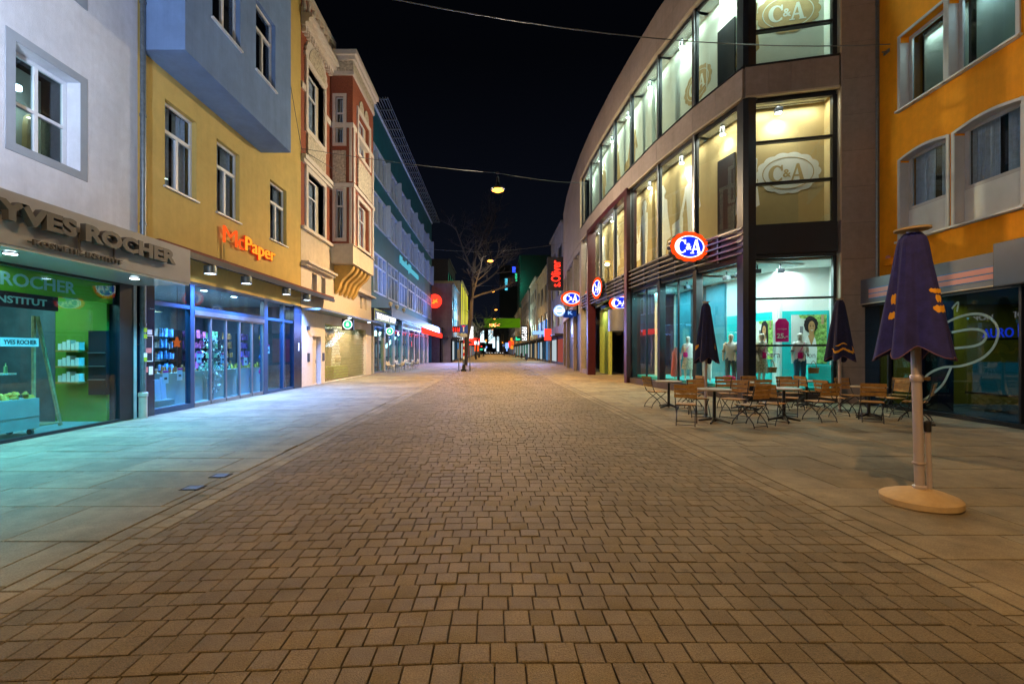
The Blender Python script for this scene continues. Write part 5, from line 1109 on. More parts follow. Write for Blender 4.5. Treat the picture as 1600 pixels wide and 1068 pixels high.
def curl(mb, P, wd=.055):
    pts = [onG(*p) for p in P]; fine = []
    for i in range(len(pts)-1):
        p0,p1,p2,p3 = pts[max(i-1,0)],pts[i],pts[i+1],pts[min(i+2,len(pts)-1)]
        for k in range(6):
            u = k/6; fine.append(tuple(.5*(2*p1[j]+(p2[j]-p0[j])*u+(2*p0[j]-5*p1[j]+4*p2[j]-p3[j])*u*u+(3*p1[j]-p0[j]-3*p2[j]+p3[j])*u**3) for j in (0,1)))
    fine.append(pts[-1]); n = len(fine); A = []; Bp = []
    for i,p in enumerate(fine):
        q0 = fine[max(i-1,0)]; q1 = fine[min(i+1,n-1)]; dx,dz = q1[0]-q0[0], q1[1]-q0[1]; l = math.hypot(dx,dz) or 1
        A.append((p[0]-dz/l*wd*.5,p[1]+dx/l*wd*.5)); Bp.append((p[0]+dz/l*wd*.5,p[1]-dx/l*wd*.5))
    for i in range(n-1): mb.prism([A[i],A[i+1],Bp[i+1],Bp[i]],-.046,-.042)
q = MB(GF); curl(q,[(1462,512),(1490,497),(1520,490),(1543,496),(1556,515),(1550,540),(1530,560),(1500,571),(1470,574),(1448,584),(1432,602)]); curl(q,[(1484,519),(1515,514),(1534,518),(1536,530),(1520,540),(1484,544)]); curl(q,[(1483,574),(1470,600),(1450,618),(1434,627)]); curl(q,[(1484,482),(1494,472),(1492,487)],.04)
tag(q.build('glass_decal', m_decal), 'pale curling petal decal on the dark cafe glass', 'decal')
# ================================================================ STREET FURNITURE
def chair():
    t = thing('folding_chair', 'teak chair', 'chair', (0,0,0), 'folding teak chairs of the corner cafe')
    q = MB()
    for k in range(5): y_ = -.19+k*.083; q.box(-.21,.21,y_,y_+.066,.445,.462)
    q.build('seat', m_wood, t, bevel=.004)
    q = MB(); A = [(.60,-.262),(.70,-.285),(.80,-.305)]
    for z, y_ in A: q.v += [Vector(p) for p in ((-.225,y_,z),(.225,y_,z),(.225,y_-.016,z+.003),(-.225,y_-.016,z+.003),(-.225,y_-.017,z+.082),(.225,y_-.017,z+.082),(.225,y_-.033,z+.085),(-.225,y_-.033,z+.085))]; n = len(q.v)-8; [q.face([n+i for i in f]) for f in ((0,1,2,3),(4,5,6,7),(0,1,5,4),(3,2,6,7),(1,2,6,5),(0,3,7,4))]
    q.build('backrest', m_wood, t, bevel=.004)
    for sx in (-1,1):
        x = sx*.205
        q = MB(); q.tube([(x,.27,0),(x,.235,.1),(x,.13,.22),(x,-.05,.36),(x,-.19,.47),(x,-.255,.62),(x,-.30,.88)],.0105,6); q.build('front_leg', m_black, t)
        x = sx*.185
        q = MB(); q.tube([(x,-.27,0),(x,-.235,.1),(x,-.13,.22),(x,.05,.34),(x,.17,.43),(x,.19,.45)],.0105,6); q.build('rear_leg', m_black, t)
    for a_ in ((.205,.262,.03),(.185,-.262,.03),(.19,.15,.438),(.2,-.17,.438)): q = MB(); q.tube([(-a_[0],a_[1],a_[2]),a_],.008,6); q.build('stretcher', m_black, t)
    return t
# chair faces +y locally (backrest at -y)
CH_ = [(4.62,12.75,-1.35,'leftmost teak chair, set beside the table nearest the portal'),
 (5.62,12.9,1.7,'teak chair at the far right of the table nearest the portal'),
 (4.18,9.75,-.45,'teak chair with its back to the street, left of the front left parasol pole'),
 (5.0,10.95,2.9,'teak chair behind the front middle table, facing the street'),
 (6.35,12.2,2.95,'teak chair by the display glass under the magenta flower bowl'),
 (5.45,9.55,.35,'teak chair with its back to the street, right of the front middle table'),
 (7.25,12.5,3.05,'teak chair by the display glass below the wicker bag'),
 (6.12,9.85,-1.0,'teak chair turned sideways at the four footed table right of centre'),
 (8.15,12.3,3.1,'teak chair against the turquoise display below the white topped mannequin'),
 (7.45,10.25,.1,'teak chair seen square from behind, right of the four footed table'),
 (9.0,12.75,-1.5,'teak chair close behind the far parasol pole'),
 (8.35,11.05,-1.5,'teak chair just right of the far parasol pole, facing right'),
 (9.75,11.0,1.65,'teak chair facing left beside the near parasol pole'),
 (10.6,11.7,2.2,'teak chair farthest right close to the cafe glass'),
 (5.75,10.75,2.2,'teak chair between the front table and four footed table, backrest to the display'),
 (7.25,11.05,2.5,'teak chair behind the four footed table, turned to the street'),
 (8.55,10.15,-.6,'teak chair left of the table near the cafe glass, back to the street'),
 (9.55,10.15,.7,'teak chair at the right front of the table near the cafe glass'),
 (9.3,11.6,3.3,'teak chair behind the table near the cafe glass'),
 (5.3,12.05,.5,'teak chair in front of the table nearest the portal, back to the street'),
 (6.75,11.6,.1,'teak chair between the two middle tables, seen square from behind')]
pc = chair()
for i, (x, y_, rz, lab) in enumerate(CH_):
    o = pc if i == 0 else copy_tree(pc); o.location = (x,y_,0); o.rotation_euler.z = rz; o['label'] = lab
def table(lab):
    t = thing('bistro_table', lab, 'table', (0,0,0), 'round bistro tables of the corner cafe')
    q = MB(); q.lathe(0,0,[(0,.722),(.34,.722),(.355,.73),(.355,.748),(.345,.755),(0,.755)],32); q.build('tabletop', m_tabletop, t)
    q = MB(); q.lathe(0,0,[(.045,.03),(.036,.12),(.033,.7),(.09,.721)],14); q.build('column', m_black, t)
    for k in range(4):
        an = k*pi/2+.5; q = MB(); c_, s_ = math.cos(an), math.sin(an); q.tube([(.03*c_,.03*s_,.085),(.18*c_,.18*s_,.05),(.33*c_,.33*s_,.018)],.035,8,.018); q.build('foot', m_black, t)
    return t
pt_ = table('')
for i,(x,y_,lab) in enumerate(((4.95,12.7,'round bistro table nearest the red portal'),(4.94,10.05,'round bistro table in front, beside the front left parasol'),(6.63,10.25,'round bistro table with spread dark feet right of the front one'),(8.99,10.75,'round bistro table between two teak chairs near the cafe glass'),(9.0,12.9,'round bistro table at the back under the garden poster'),(6.9,12.3,'round bistro table close to the corner column'))):
    o = pt_ if i == 0 else copy_tree(pt_); o.location = (x,y_,0); o['label'] = lab; o.rotation_euler.z = i*.4
# ---- parasols
def canopy_mesh(mb, zt, zb, rt, rb, folds, ph, sharp=1.0, NZ=22, NT=96, wav=.06):
    def S_(u, q):
        z = zt+(zb-zt)*u; r_ = (rt+(rb-rt)*(u**.92))*(1-.35*max(0,1-u*14)**2); fo = math.cos(folds*q+ph+.5*math.sin(2*q)+u*.5)
        am = (.05+.19*u)*sharp; r_ *= 1+am*fo-.05*am*math.cos(2*folds*q)
        r_ *= 1+.05*u*math.sin(3*q+1)+.03*(u**.5)*math.cos(11*q+2*u+ph)+.018*math.cos(23*q-3*u); z -= u*u*wav*(fo+.5*math.sin(q+.7)); return r_*math.cos(q), r_*math.sin(q), z
    for i in range(NZ+1):
        for j in range(NT): mb.v.append(Vector(S_(i/NZ, 2*pi*j/NT)))
    for i in range(NZ):
        for j in range(NT): k = (j+1) % NT; mb.face((i*NT+j,i*NT+k,(i+1)*NT+k,(i+1)*NT+j))
    mb.face(range(NT)); n = len(mb.v)
    for j in range(NT):
        x,y_,z = S_(1,2*pi*j/NT); mb.v.append(Vector((x*.93,y_*.93,z+.004)))
    for j in range(NT): x,y_,z = S_(.8,2*pi*j/NT); mb.v.append(Vector((x*.6,y_*.6,z)))
    for a in (0,1):
        for j in range(NT):
            k = (j+1) % NT
            if a == 0: mb.face((NZ*NT+j,NZ*NT+k,n+k,n+j))
            else: mb.face((n+j,n+k,n+NT+k,n+NT+j))
    mb.face(range(n+NT,n+2*NT)); return S_
def blob(mb, S_, q0, q1, u0, u1, n, off=.006):         # ragged script-like print lying on the canopy
    n *= 4; base = len(mb.v); ph = R.uniform(0,6)
    for k in range(n+1):
        q_ = q0+(q1-q0)*k/n; s = k/n; env = min(1, 6*s, 6*(1-s))**.5
        lo = .5-.5*env*(.86+.14*math.sin(k*.95+ph)); hi = .5+.5*env*(.86+.14*math.sin(k*.8+2*ph))
        for i in range(5):
            x,y_,z = S_(min(1,u0+(u1-u0)*(lo+(hi-lo)*i/4)), q_); l = math.hypot(x,y_); mb.v.append(Vector((x*(1+off/l),y_*(1+off/l),z)))
    for k in range(n):
        for i in range(4): mb.face((base+5*k+i,base+5*k+i+1,base+5*k+i+6,base+5*k+i+5))
    return
    for k in range(n):
        a = q0+(q1-q0)*k/n; b = a+(q1-q0)/n*R.uniform(.75,1.15); ua = u0+(u1-u0)*R.uniform(0,.35); ub = u1-(u1-u0)*R.uniform(0,.35); m_ = 4; base = len(mb.v)
        for i in range(m_+1):
            for q_ in (a,b):
                x,y_,z = S_(ua+(ub-ua)*i/m_, q_); l = math.hypot(x,y_); mb.v.append(Vector((x*(1+off/l),y_*(1+off/l),z)))
        for i in range(m_): mb.face((base+2*i,base+2*i+1,base+2*i+3,base+2*i+2))
def parasol(x, y_, lab, zt, zb, rt, rb, ph, tilt=0, base=True, bandprint=False):
    t = thing('parasol', lab, 'parasol', (0,0,0), 'closed navy parasols')
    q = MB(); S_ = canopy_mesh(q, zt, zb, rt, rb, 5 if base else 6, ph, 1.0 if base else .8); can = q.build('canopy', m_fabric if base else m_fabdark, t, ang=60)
    q = MB()
    if base:
        blob(q,S_,-1.8,-1.1,.47,.51,9); blob(q,S_,-1.62,-1.38,.515,.58,4); blob(q,S_,-1.75,-1.05,.60,.66,9); blob(q,S_,-3.5,-3.25,.50,.60,4); blob(q,S_,-3.55,-3.3,.66,.73,4)
    else:
        (blob(q,S_,-3.0,-.3,.84,.885,22), blob(q,S_,-2.5,-1.6,.75,.775,12), blob(q,S_,-1.2,-.4,.74,.92,7)) if bandprint else (blob(q,S_,-3.5,-2.9,.72,.80,5), blob(q,S_,-1.1,-.5,.70,.80,5))
    q.build('print', m_gold, can)
    q = MB(); pts = [S_(1,2*pi*j/64) for j in range(65)]; q.tube(pts,.006,5,cap=False); q.build('hem', m_hem, can)
    q = MB(); q.lathe(0,0,[(.05,zt-.05),(.05,zt+.03),(.0,zt+.03)],14); q.build('crown_hub', m_pole, t)
    q = MB(); 
    if base: q.lathe(0,0,[(0,zt+.03),(.15,zt+.03),(.15,zt+.05),(.06,zt+.065),(0,zt+.066)],28); q.build('top_disc', m_conc, t)
    else: q.lathe(0,0,[(0,zt+.03),(.085,zt+.03),(.085,zt+.045),(0,zt+.05)],20); q.build('top_disc', m_conc, t)
    pr = .042 if base else .033
    q = MB(); q.lathe(0,0,[(pr,.0),(pr,zt)],20); q.build('pole', m_pole, t)
    if base:
        q = MB(); q.lathe(0,0,[(0,0.003),(.315,.003),(.33,.02),(.33,.075),(.315,.09),(.27,.098),(.24,.12),(.16,.145),(.08,.165),(0,.165)],48); q.build('base', m_conc, t)
        q = MB(); q.lathe(0,0,[(.06,.16),(.06,.19),(.043,.2)],20); q.lathe(0,0,[(.052,.42),(.056,.425),(.056,.437),(.052,.44)],20); q.lathe(0,0,[(.05,1.28),(.056,1.29),(.056,1.34),(.05,1.35)],20); q.build('collar', m_pole, t)
        q = MB(); q.tube([(.075,-.03,.16),(.072,-.03,.80)],.022,10); o = q.build('crank_tube', m_pole, t); q = MB(); q.lathe(.072,-.03,[(.03,.76),(.032,.86),(.02,.875)],12); q.tube([(.072,-.03,.83),(.13,-.05,.83)],.012,8); q.build('crank_knob', m_black, o)
        q = MB(); q.tube([(.02,-.03,1.31),(.06,-.06,1.31)],.014,8); q.lathe(.06,-.06,[(0,1.29),(.02,1.295),(.02,1.33),(0,1.335)],10); q.build('lock_knob', m_wood, t)
    else: q = MB(); q.lathe(0,0,[(.07,0),(.07,.012),(.045,.02),(.04,.08)],18); q.build('ground_socket', m_slatelt, t)
    t.location = (x,y_,0); t.rotation_euler = (0,tilt,0); return t
parasol(4.46,4.69,'closed navy parasol in front with round stone base and crank tube',2.83,1.56,.105,.275,.9,-.028)
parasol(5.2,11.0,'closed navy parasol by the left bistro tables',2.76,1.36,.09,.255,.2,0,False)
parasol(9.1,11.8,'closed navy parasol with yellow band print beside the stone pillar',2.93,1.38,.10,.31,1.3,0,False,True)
# ---- pendant street lamps on span wires
def street_lamp(x, y_, z, lab, pw, wires):
    t = thing('street_lamp', lab, 'street lamp', (x,y_,z), 'pendant lamps over the street')
    q = MB(); q.lathe(x,y_,[(.03,z+.75),(.06,z+.72),(.075,z+.45),(.10,z+.36),(.17,z+.26),(.34,z+.12),(.37,z+.08),(.37,z+.06),(.33,z+.075),(.15,z+.22),(0,z+.24)],28); q.build('shade', m_slate, t)
    q = MB(); q.loft([(x,y_,z-.09,.12,.09),(x,y_,z+.0,.32,.26),(x,y_,z+.10,.22,.18)],16); q.build('bulb', e_warm, t)
    q = MB(); q.tube([(x,y_,z+.7),(x,y_,z+.95)],.015,6); q.box(x-.08,x+.08,y_-.04,y_+.04,z+.92,z+1.0); q.build('hanger', m_slate, t)
    lamp('SPOT', (x,y_,z-.22), pw*.66, (1,.50,.11), (x,y_,0), .16, 165, .8); lamp('POINT', (x,y_,z-.24), pw*(.225 if y_ < 30 else .07), (1,.80,.55), size=.16)
    for (a,b) in wires: span(a,b)
def span(a, b, sag=.25):
    a, b = Vector(a), Vector(b); P = []
    for i in range(17): u = i/16; p = a+(b-a)*u; P.append((p.x,p.y,p.z-sag*4*u*(1-u)))
    q = MB(); q.tube(P,.013,5); d = (a-b).length; o = q.build('span_wire', m_wire)
    return tag(o, 'thin steel wire spanning the street', 'wire', 'span wires over the street')
WIRES = []
street_lamp(.2,-1.5,10.3,'pendant street lamp hanging overhead at the near end',3300,[])
street_lamp(.2,24.2,10.25,'nearest pendant street lamp in view, largest glow over the street',11000,[])
street_lamp(-.4,47,11.0,'second pendant street lamp in view, beside the bare tree crown',9000,[])
street_lamp(-.2,71,11.0,'third pendant street lamp in view, lower above the bare branches',8000,[])
names = ('fourth','fifth','sixth','seventh','eighth')
for i,y_ in enumerate((95,118,142,166,195)): street_lamp(.4-i*.35,y_,10.3-.3*i,'%s pendant street lamp in view, small in the distance' % names[i],8000,[])
street_lamp(.2,-26,10.3,'pendant street lamp far behind the near end',6500,[])
for a,b,s_,lab in (((-8.45,19.6,10.45),(.2,24.2,11.2),.1,'wire from the yellow building corner to the nearest lamp'),((.2,24.2,11.2),(6.45,31,13.2),.12,'wire from the nearest lamp to the clothing store'),
   ((-8.4,46,12.2),(-.4,47,11.98),.1,'wire from the teal building to the second lamp'),((-.4,47,11.98),(7.1,44,12.2),.1,'pale wire from the second lamp to the clothing store end'),
   ((-8,71,12),(-.2,71,11.95),.1,'wire left of the third lamp'),((-.2,71,11.95),(8,71,12.1),.1,'wire right of the third lamp'),
   ((-8.45,8.5,9.9),(11.4,12.9,10.42),.83,'long wire crossing high over the street to the orange wall anchor'),((-8.3,16.4,16.5),(-8.4,19.55,10.4),.1,'slack dark cable hanging down the right edge of the yellow building'),((-8.4,19.6,10.4),(-7.1,27.4,11.3),.1,'cable crossing the brick building front')):
    o = span(a,b,s_); o['label'] = lab
# ---- sign post in the middle of the street
t = thing('sign_post', 'red and white banded post with blue dead end sign', 'sign post', (-2.4,35.5,0))
q = MB(); q.lathe(-2.4,35.5,[(.06,.5),(.06,3.7)],12); q.build('pole', m_slatelt, t); q = MB(); q.box(-2.62,-2.18,35.3,35.7,0,.16); q.lathe(-2.4,35.5,[(.14,.16),(.12,.5),(.07,.55)],14); q.build('base', m_black, t)
for k in range(3): q = MB(); q.lathe(-2.4,35.5,[(.068,1.2+k*.5),(.068,1.45+k*.5)],12); q.build('red_band', M('band red%d' % k, (.5,.03,.03), .6), t); q = MB(); q.lathe(-2.4,35.5,[(.067,.95+k*.5),(.067,1.2+k*.5)],12); q.build('white_band', m_whitep, t)
q = MB(); q.box(-2.72,-2.08,35.36,35.40,3.0,3.66); o = q.build('blue_plate', M('traffic blue', (.01,.06,.42), .4), t); q = MB(); q.box(-2.45,-2.35,35.352,35.359,3.1,3.5); q.build('white_bar', m_whitep, o); q = MB(); q.box(-2.55,-2.25,35.35,35.359,3.5,3.6); q.build('red_bar', m_mag, o)
q = MB(); q.box(-2.68,-2.12,35.36,35.39,2.7,2.95); q.build('supplementary_plate', m_fwhite, t)
for x, lab in ((-2.85,'slim dark guard post left of the banded sign post'),(-1.95,'slim pale guard post right of the banded sign post')):
    t = thing('guard_post', lab, 'post', (x,36.2,0)); q = MB(); q.tube([(x,36.2,0),(x,36.2,1.75 if x < -2.4 else 1.6)],.04,8); q.build('pole', m_slatelt, t); q = MB(); q.box(x-.1,x+.1,36.1,36.3,0,.03); q.build('foot', m_black, t)
    if x < -2.4: q = MB(); q.box(x-.12,x+.12,36.14,36.16,1.0,1.75); q.build('panel', m_fgrey, t)
# ---- bare tree
def tree(x, y_, h, lab, seed, spread=1.0, tw=3):
    r_ = random.Random(seed); t = thing('bare_tree', lab, 'tree', (x,y_,0)); tr = MB(); br = MB(); tg = MB()
    def grow(p, d, L, r0, lev):
        n = 5; P = [p]; dd = d.copy()
        for i in range(n): dd = (dd+Vector((r_.uniform(-.16,.16),r_.uniform(-.16,.16),r_.uniform(-.06,.10)))).normalized(); P.append(P[-1]+dd*L/n)
        (tr if lev == 0 else br if lev < 3 else tg).tube([tuple(v) for v in P], r0, 8 if lev < 2 else 5 if lev < 3 else 3, r0*.55, cap=lev < 2)
        if lev >= tw+1: return
        k = (9,7,6,5,0)[lev]
        for i in range(k):
            u = r_.uniform(.25 if lev else .42, 1.0); j = min(int(u*n), n-1); q = P[j]+(P[j+1]-P[j])*(u*n-j); an = r_.uniform(0,2*pi); el = r_.uniform(.55,1.15)
            ax = dd.cross(Vector((math.cos(an),math.sin(an),.3))).normalized(); nd = (Matrix.Rotation(el, 3, ax) @ dd); nd.z = nd.z*.7+.12; nd.normalize()
            grow(q, nd, L*r_.uniform(.42,.60)*spread, max(.008,r0*.55*(1-.4*u)), lev+1)
    grow(Vector((x,y_,0)), Vector((.02,0,1)), h*.78, h*.016, 0)
    tr.build('trunk', m_bark, t); br.build('branches', m_bark, t); tg.build('twigs', m_bark, t)
tree(-3.25,50,17.5,'tall bare winter tree in the street behind the dead end sign',5,.84)
tree(-3.4,84,9,'small bare tree beside the yellow lit columns',9,1.0,2)
for i,(x,y_) in enumerate(((-3.2,130),(3.4,150))): tree(x,y_,9,('small bare tree far down the left of the street','small bare tree far down the right of the street')[i],20+i,1,2)
# ================================================================ FAR STREET
def farb(name, lab, x0, x1, Y0, Y1, h, mat, rows, cols, shop, side='L', wall_cam=True):
    """block with its street front on the plane x1 (left side) or x0 (right side)"""
    B = thing(name, lab, 'building', ((x0+x1)/2,(Y0+Y1)/2,0))
    fr = Fr((x1,0,0),(0,1)) if side == 'L' else Fr((x0,0,0),(0,-1)); a0,a1 = (Y0,Y1) if side == 'L' else (-Y1,-Y0)
    w = MB(fr); hs = []; wd = (a1-a0)/cols
    for r_ in range(rows):
        z0 = 4.6+r_*(h-5.2)/rows; z1 = z0+(h-5.2)/rows*.62
        for c_ in range(cols): hs.append((a0+wd*(c_+.18),a0+wd*(c_+.82),z0,z1))
    w.wall(a0,a1,3.4,h,0,hs,.2); w.k = 1; w.box(a0+.05,a1-.05,-(x1-x0)+.05,-.6,0,h-.1); w.k = 0
    w.box(a0,a1,-(x1-x0),-.21,h-.1,h+.12); d0 = -(x1-x0)
    w.box(a0,a0+.05,d0,-.001,0,h-.1); w.box(a1-.05,a1,d0,-.001,0,h-.1); w.build('wall', [mat, m_dark], B)
    for hh in hs: q = MB(fr); q.box(hh[0],hh[1],-.18,-.12,hh[2],hh[3]); q.k = 1; q.box(hh[0]+.12,hh[1]-.12,-.125,-.10,hh[2]+.12,hh[3]-.12); q.build('window', [m_fgrey, m_slate], B)
    q = MB(fr); q.box(a0,a1,0,.25,h-.05,h+.2); q.build('cornice', mat, B)
    q = MB(fr); q.box(a0,a1,0,.9,3.35,3.55); q.build('canopy', m_fdark, B)
    n = max(2,int((a1-a0)/4))
    for k in range(n): s0 = a0+(a1-a0)*k/n; s1 = s0+(a1-a0)/n; q = MB(fr); q.box(s0,s0+.3,-.2,.02,0,3.35); q.k = 1; q.box(s0+.3,s1,-.18,-.1,.3,3.0); q.k = 0; q.box(s0+.3,s1,-.2,-.05,3.0,3.34); q.box(s0+.3,s1,-.2,-.05,0,.3); q.build('shop_window', [m_fdark, shop[k % len(shop)]], B)
    return B, fr
ew = [E('shop glow %d' % i, c, s_) for i,(c,s_) in enumerate((((.8,.95,1),.5),((.2,.5,1),.35),((1,.8,.5),.3),((.1,.3,.5),.10),((.15,.2,.25),.05),((.2,.9,.6),.25),((1,.2,.15),.25)))]
farb('grey_building','plain grey building with blank side wall beyond the teal building',-16,-5.9,63,76,11,m_fgrey,2,4,[ew[0],ew[3],ew[1]])
farb('low_shop_building','low dark shop block set back beyond the teal building',-16,-7.2,61.2,62.9,4.6,m_fdark,1,1,[ew[3]])
farb('dark_tower_block','tall dark building rising behind the grey building',-19,-8.0,78,92,17.5,m_fdark,4,4,[ew[4]])
Bq, fr = farb('column_building','building with glowing yellow vertical light columns',-16,-5.7,77.5,96,13.6,m_fcream,2,5,[ew[0],ew[5]])
for k in range(5): q = MB(fr); a = 78+k*4.2; q.box(a,a+.45,.02,.10,4,13.2); q.build('light_column', e_yelgr, Bq)
farb('pale_building','pale building past the yellow light columns',-16,-6,96.5,122,10.5,m_fwhite,2,6,[ew[2],ew[0],ew[6]])
farb('brown_building','brown building far down the left side',-16,-6.5,122.5,165,10,m_fgrey,2,8,[ew[1],ew[2],ew[0]])
farb('end_left_building','building near the left end of the street',-16,-6.5,165.5,230,12,m_fdark,2,8,[ew[0],ew[2],ew[6]])
Bs, frs = farb('slim_building','slim tall pale building carrying the red vertical sign',7.7,18,50,60.5,16,m_fgrey,3,2,[ew[0],ew[6]],'R')
farb('cream_building','cream banded building with dark window bands on the right',7.5,18,62,78,13.4,m_fcream,2,3,[ew[1],ew[0],ew[3]],'R')
farb('gable_building','pale narrow house behind the cream banded building',7.4,18,78.5,92,14.5,m_fwhite,3,3,[ew[2],ew[3]],'R')
farb('office_building','grey house with white lettering far right',7.2,18,92.5,118,14,m_fgrey,3,5,[ew[5],ew[0]],'R')
farb('corner_house','pale house far down the right side',7,18,118.5,150,13,m_fcream,3,6,[ew[0],ew[2],ew[5]],'R')
farb('end_right_building','house near the right end of the street',7,18,150.5,230,12,m_fdark,3,9,[ew[0],ew[1],ew[6]],'R')
Bt, frt = farb('green_lit_tower','dark tower with green lit windows above the right rooftops',9,22,152,175,34,m_fdark,6,4,[ew[4]],'R')
TFr = Fr((9,151.9,0),(1,0))
for a,z,w_,h_,mt_ in ((-2.2,27,2.2,3.2,e_cyan),(3.0,29.5,2,4,e_green),(6,33,4,3.5,e_green),(.8,33.5,3,3,e_neon)):
    pass
Bt2 = thing('green_lit_block','dark block with green and blue lit windows above the rooftops','building',(4,232,0))
q = MB(); q.box(3,24,232,250,0,46); q.box(10,30,232.5,250,0,44); q.build('wall', m_fdark, Bt2)
for px,py,w_,h_,mt_ in ((791,444,1.3,6,e_cyan),(807,433,1.4,4,e_green),(820,425,3.2,4,e_green),(818,430,1.2,2,e_green),(803,421,1.6,3,e_neon),(846,433,1,3,e_green),(811,440,.8,2,e_green)):
    X = (px-VX)/F*231.8; Z = zz(py,231.8); q = MB(); q.box(X-w_/2,X+w_/2,231.8,231.95,Z-h_/2,Z+h_/2); q.build('lit_window', mt_, Bt2)
farb('end_block','dark block closing the far end of the street',-30,-1,300,330,16,m_fdark,3,3,[ew[4]])
t = thing('end_facade','dark building across the far end of the street with lit shop windows','building',(0,320,0)); q = MB(); q.box(-60,60,322,335,0,17); q.build('wall', m_fdark, t)
for i in range(9): q = MB(); x = -16+i*3.6; q.box(x,x+R.uniform(1,2.4),321.8,321.95,1+R.uniform(0,3),4+R.uniform(2,9)); q.build('lit_window', R.choice([ew[0],ew[0],ew[2],ew[1],e_far]), t)
# signs of the far street
for k in range(5): q = MB(Fr((7.5,0,0),(0,-1))); a = -(63.2+k*2.9); q.box(a-1.0,a,.03,.08,3.7,6.1); o = tag(q.build('light_panel', e_ltblue if k % 2 else E('blue window panel%d' % k, (.02,.22,.9), .5)), 'tall blue lit panel on the cream banded building, %s from the near corner' % ('first','second','third','fourth','fifth')[k], 'light panel', 'blue lit panels on the right')
lamp('AREA', (-4.6,69,7), 700, (.15,.65,1), (-5.9,69,7), 4)
rs = random.Random(3)
for i in range(22):
    sd = rs.choice((-1,1)); y_ = rs.uniform(96,225); x = sd*rs.uniform(3.4,5.6)+.6; z = rs.choice((2.2,2.8,3.4,4.4,5.5)); w_ = rs.uniform(.4,1.1); h_ = rs.uniform(.3,1.4)
    SF = Fr((x,y_,0),(1,0)); t = thing('shop_light', 'tiny glowing shop light far down the street, one of the scattered dots near its end', 'shop light', (x,y_,z), 'tiny shop lights near the street end'); q = MB(SF); q.box(-w_/2,w_/2,-.15,0,z-h_/2,z+h_/2); q.build('glow', rs.choice((e_ltblue,e_white,e_redor,e_green,e_amber,e_far,e_red)), t); q = MB(SF); q.box(-.04,.04,-.12,-.04,0,z-h_/2); q.build('post', m_slate, t)
t = thing('vertical_sign','tall dark vertical sign with glowing red script letters on the right','sign',(6.2,50,11)); VF = Fr((6.9,49.6,0),(1,0))
q = MB(VF); q.box(-1.0,.78,-.3,0,8.3,12.0); q.build('box', m_fdark, t)
def vtext(q, s, x0, x1, z0, z1, d0, d1, b, n=0):            # lettering running up the sign
    k = len(q.v); q.glyphs(n, 0, z1-z0, 0, x1-x0, d0, d1) if n else q.text(s, 0, z1-z0, 0, x1-x0, d0, d1, b)
    for i in range(k, len(q.v)):
        p = q.v[i]-q.fr.o; a = p.dot(q.fr.a); z = p.z; d = p.dot(q.fr.d); q.v[i] = q.fr(x1-z, d, z0+a)
q = MB(VF); vtext(q,'s.Oliver',-.6,.45,8.7,11.6,.0,.08,.015); q.build('lettering', e_red, t); q = MB(VF); q.box(.78,1.2,-.2,-.1,8.8,8.9); q.box(.78,1.2,-.2,-.1,11.4,11.5); q.build('bracket', m_slate, t)
for (x,y_,z,w_,h_,mt_,lab,txt) in ((6.6,55,3.6,.8,1.4,e_red,'small red glowing sign below the vertical red sign',''),(6.5,64,4.2,1.9,.5,e_ltblue,'pale blue glowing sign at the cream banded building',''),(6.2,92,5.2,1.4,3.2,e_white,'white glowing vertical lettering on the right side','BANK'),(6.1,110,4.6,1.8,1.2,e_green,'green glowing square sign far on the right','+'),
   (-5.2,64.5,4.7,1.6,.9,e_red,'red glowing sign on the grey building','mobil'),(-5.2,70,3.6,1.2,.8,e_white,'white glowing sign on the grey building','shop'),(-4.9,90,5.3,1.4,2.4,e_white,'white glowing sign past the yellow columns',''),(-4.6,105,3.8,2.4,1.6,e_red,'red glowing rounded sign in the far left',''),(-4.0,150,6.5,1.2,4,e_far,'tall pale sign at the far left end',''),(-1.5,200,8,2,6,e_far,'tall pale sign near the street end',''),(5.5,135,4,1,1.2,e_redor,'orange red sign far on the right',''),(4.6,160,3.5,1.2,2.0,e_ltblue,'pale blue sign far on the right','')):
    s_ = 1 if x > 0 else -1; t = thing('lit_sign', lab, 'sign', (x,y_,z), 'glowing signs down the street'); SF = Fr((x,y_,0),(1,0)); q = MB(SF); q.box(-w_/2,w_/2,-.25,0,z-h_/2,z+h_/2); q.build('box', mt_ if not txt else m_fdark, t)
    q = MB(SF); q.box(w_/2 if s_ > 0 else -w_/2-.8, w_/2+.8 if s_ > 0 else -w_/2,-.15,-.1,z-.05,z+.05); q.build('bracket', m_slate, t)
    if txt:
        q = MB(SF)
        if h_ > 2: vtext(q,txt,-w_*.35,w_*.35,z-h_*.45,z+h_*.45,0,.05,.04,len(txt))
        else: q.glyphs(len(txt),-w_*.45,w_*.45,z-h_*.35,z+h_*.35,0,.05)
        q.build('lettering', mt_, t)
t = thing('street_banner','lime green banner hung across the far street','banner',(3,120,9)); BF_ = Fr((0,120,0),(1,0)); q = MB(BF_); N = 24
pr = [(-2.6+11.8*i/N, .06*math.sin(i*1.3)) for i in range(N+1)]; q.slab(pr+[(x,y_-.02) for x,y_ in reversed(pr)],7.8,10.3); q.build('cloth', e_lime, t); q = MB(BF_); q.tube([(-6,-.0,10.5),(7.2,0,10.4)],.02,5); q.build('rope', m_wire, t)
q = MB(BF_); q.glyphs(6,-1.2,1.6,8.2,8.9,.09,.11); q.build('lettering', m_salmon, t)
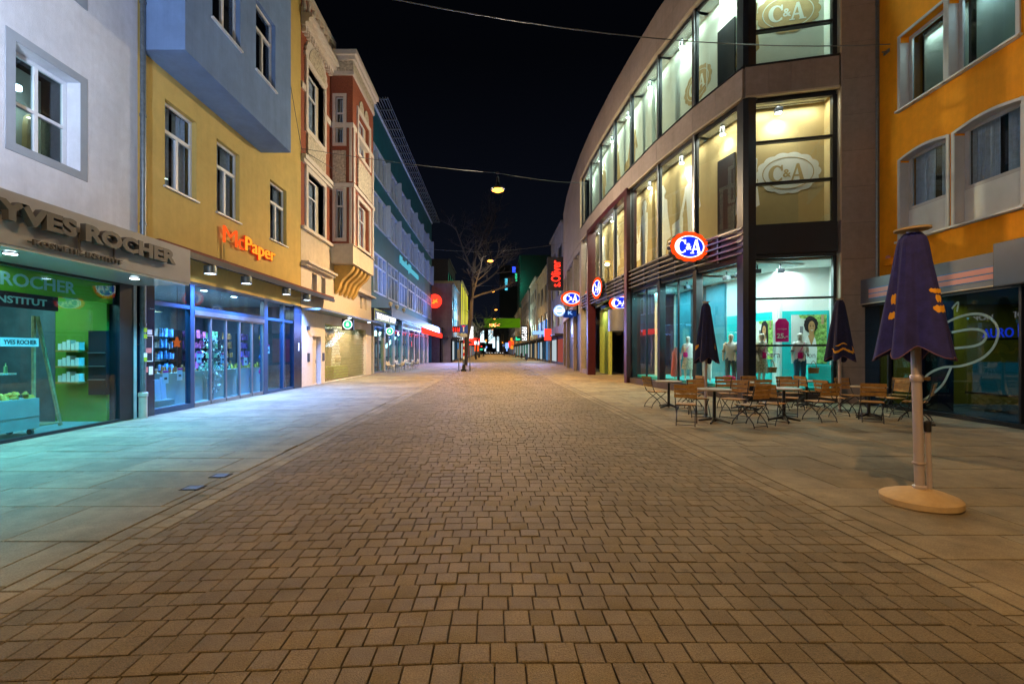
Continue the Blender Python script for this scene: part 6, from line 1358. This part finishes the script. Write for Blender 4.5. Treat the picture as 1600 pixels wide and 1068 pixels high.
# cars, bollards and bins at the end
def car(x, y_, rz, mat, lab):
    t = thing('parked_car', lab, 'car', (0,0,0), 'cars at the far street end')
    q = MB(Fr((0,0,0),(0,1))); q.prism([(-2.1,.3),(2.1,.3),(2.15,.7),(1.9,.85),(1.1,.92),(.6,1.42),(-1.0,1.45),(-1.75,.95),(-2.1,.88)],-.8,.8); q.build('body', mat, t, bevel=.05)
    q = MB(Fr((0,0,0),(0,1))); q.prism([(1.0,.94),(.58,1.36),(-.95,1.39),(-1.6,.97)],-.805,.805); q.build('window_band', m_slate, t)
    for sx in (-.78,.78):
        for sy in (-1.35,1.35): q = MB(); q.tube([(sx-.1,sy,.32),(sx+.1,sy,.32)],.32,16); q.build('wheel', m_tyre, t)
    for sx in (-.55,.55): q = MB(); q.box(sx-.18,sx+.18,-2.16,-2.1,.66,.80); q.build('headlight', e_white, t)
    t.location = (x,y_,0); t.rotation_euler.z = rz
car(-1.8,205,.15,m_car,'dark car standing at the far street end, left one'); car(1.0,212,.0,m_carl,'silver car standing at the far street end'); car(3.6,206,-.1,m_car,'dark car at the far street end, right one'); car(-3.4,222,.2,m_carl,'pale car farthest back at the left street end')
for i,(x,y_) in enumerate(((-3.6,88),(-3.2,95),(5.4,88),(5.0,104),(5.2,72))):
    t = thing('litter_bin','grey street litter bin %s' % ('near the yellow light columns','just past the yellow light columns','by the pale narrow house on the right','far on the right by the green sign','in front of the cream banded building')[i],'litter bin',(x,y_,0),'litter bins down the street'); q = MB(); q.lathe(x,y_,[(.22,.25),(.26,1.0),(.28,1.05),(.1,1.2),(0,1.2)],14); q.build('bin', m_fdark, t); q = MB(); q.lathe(x,y_,[(.05,0),(.05,.3)],8); q.build('post', m_slate, t)
# unseen cool lights added to wash the paving half way down
lamp('AREA', (-5.2,60,4.2), 1500, (.24,.36,1), (-1.0,52,0), 3, sizey=1); lamp('AREA', (5.9,56,4.2), 800, (.3,.42,1), (2,52,0), 2.5, sizey=1)
lamp('AREA', (-4.6,82,5), 500, (.7,.8,.3), (-5.7,82,8), 6); lamp('AREA', (6.6,68,3.3), 300, (.4,.7,1), (3,68,0), 3); lamp('AREA', (6.2,100,3.3), 300, (.5,.9,.8), (3,100,0), 4)
lamp('POINT', (6,150,24), 2500, (.05,.8,.4), size=2); lamp('AREA', (6.4,90,6), 500, (.6,.9,.75), (7.4,88,9), 5)
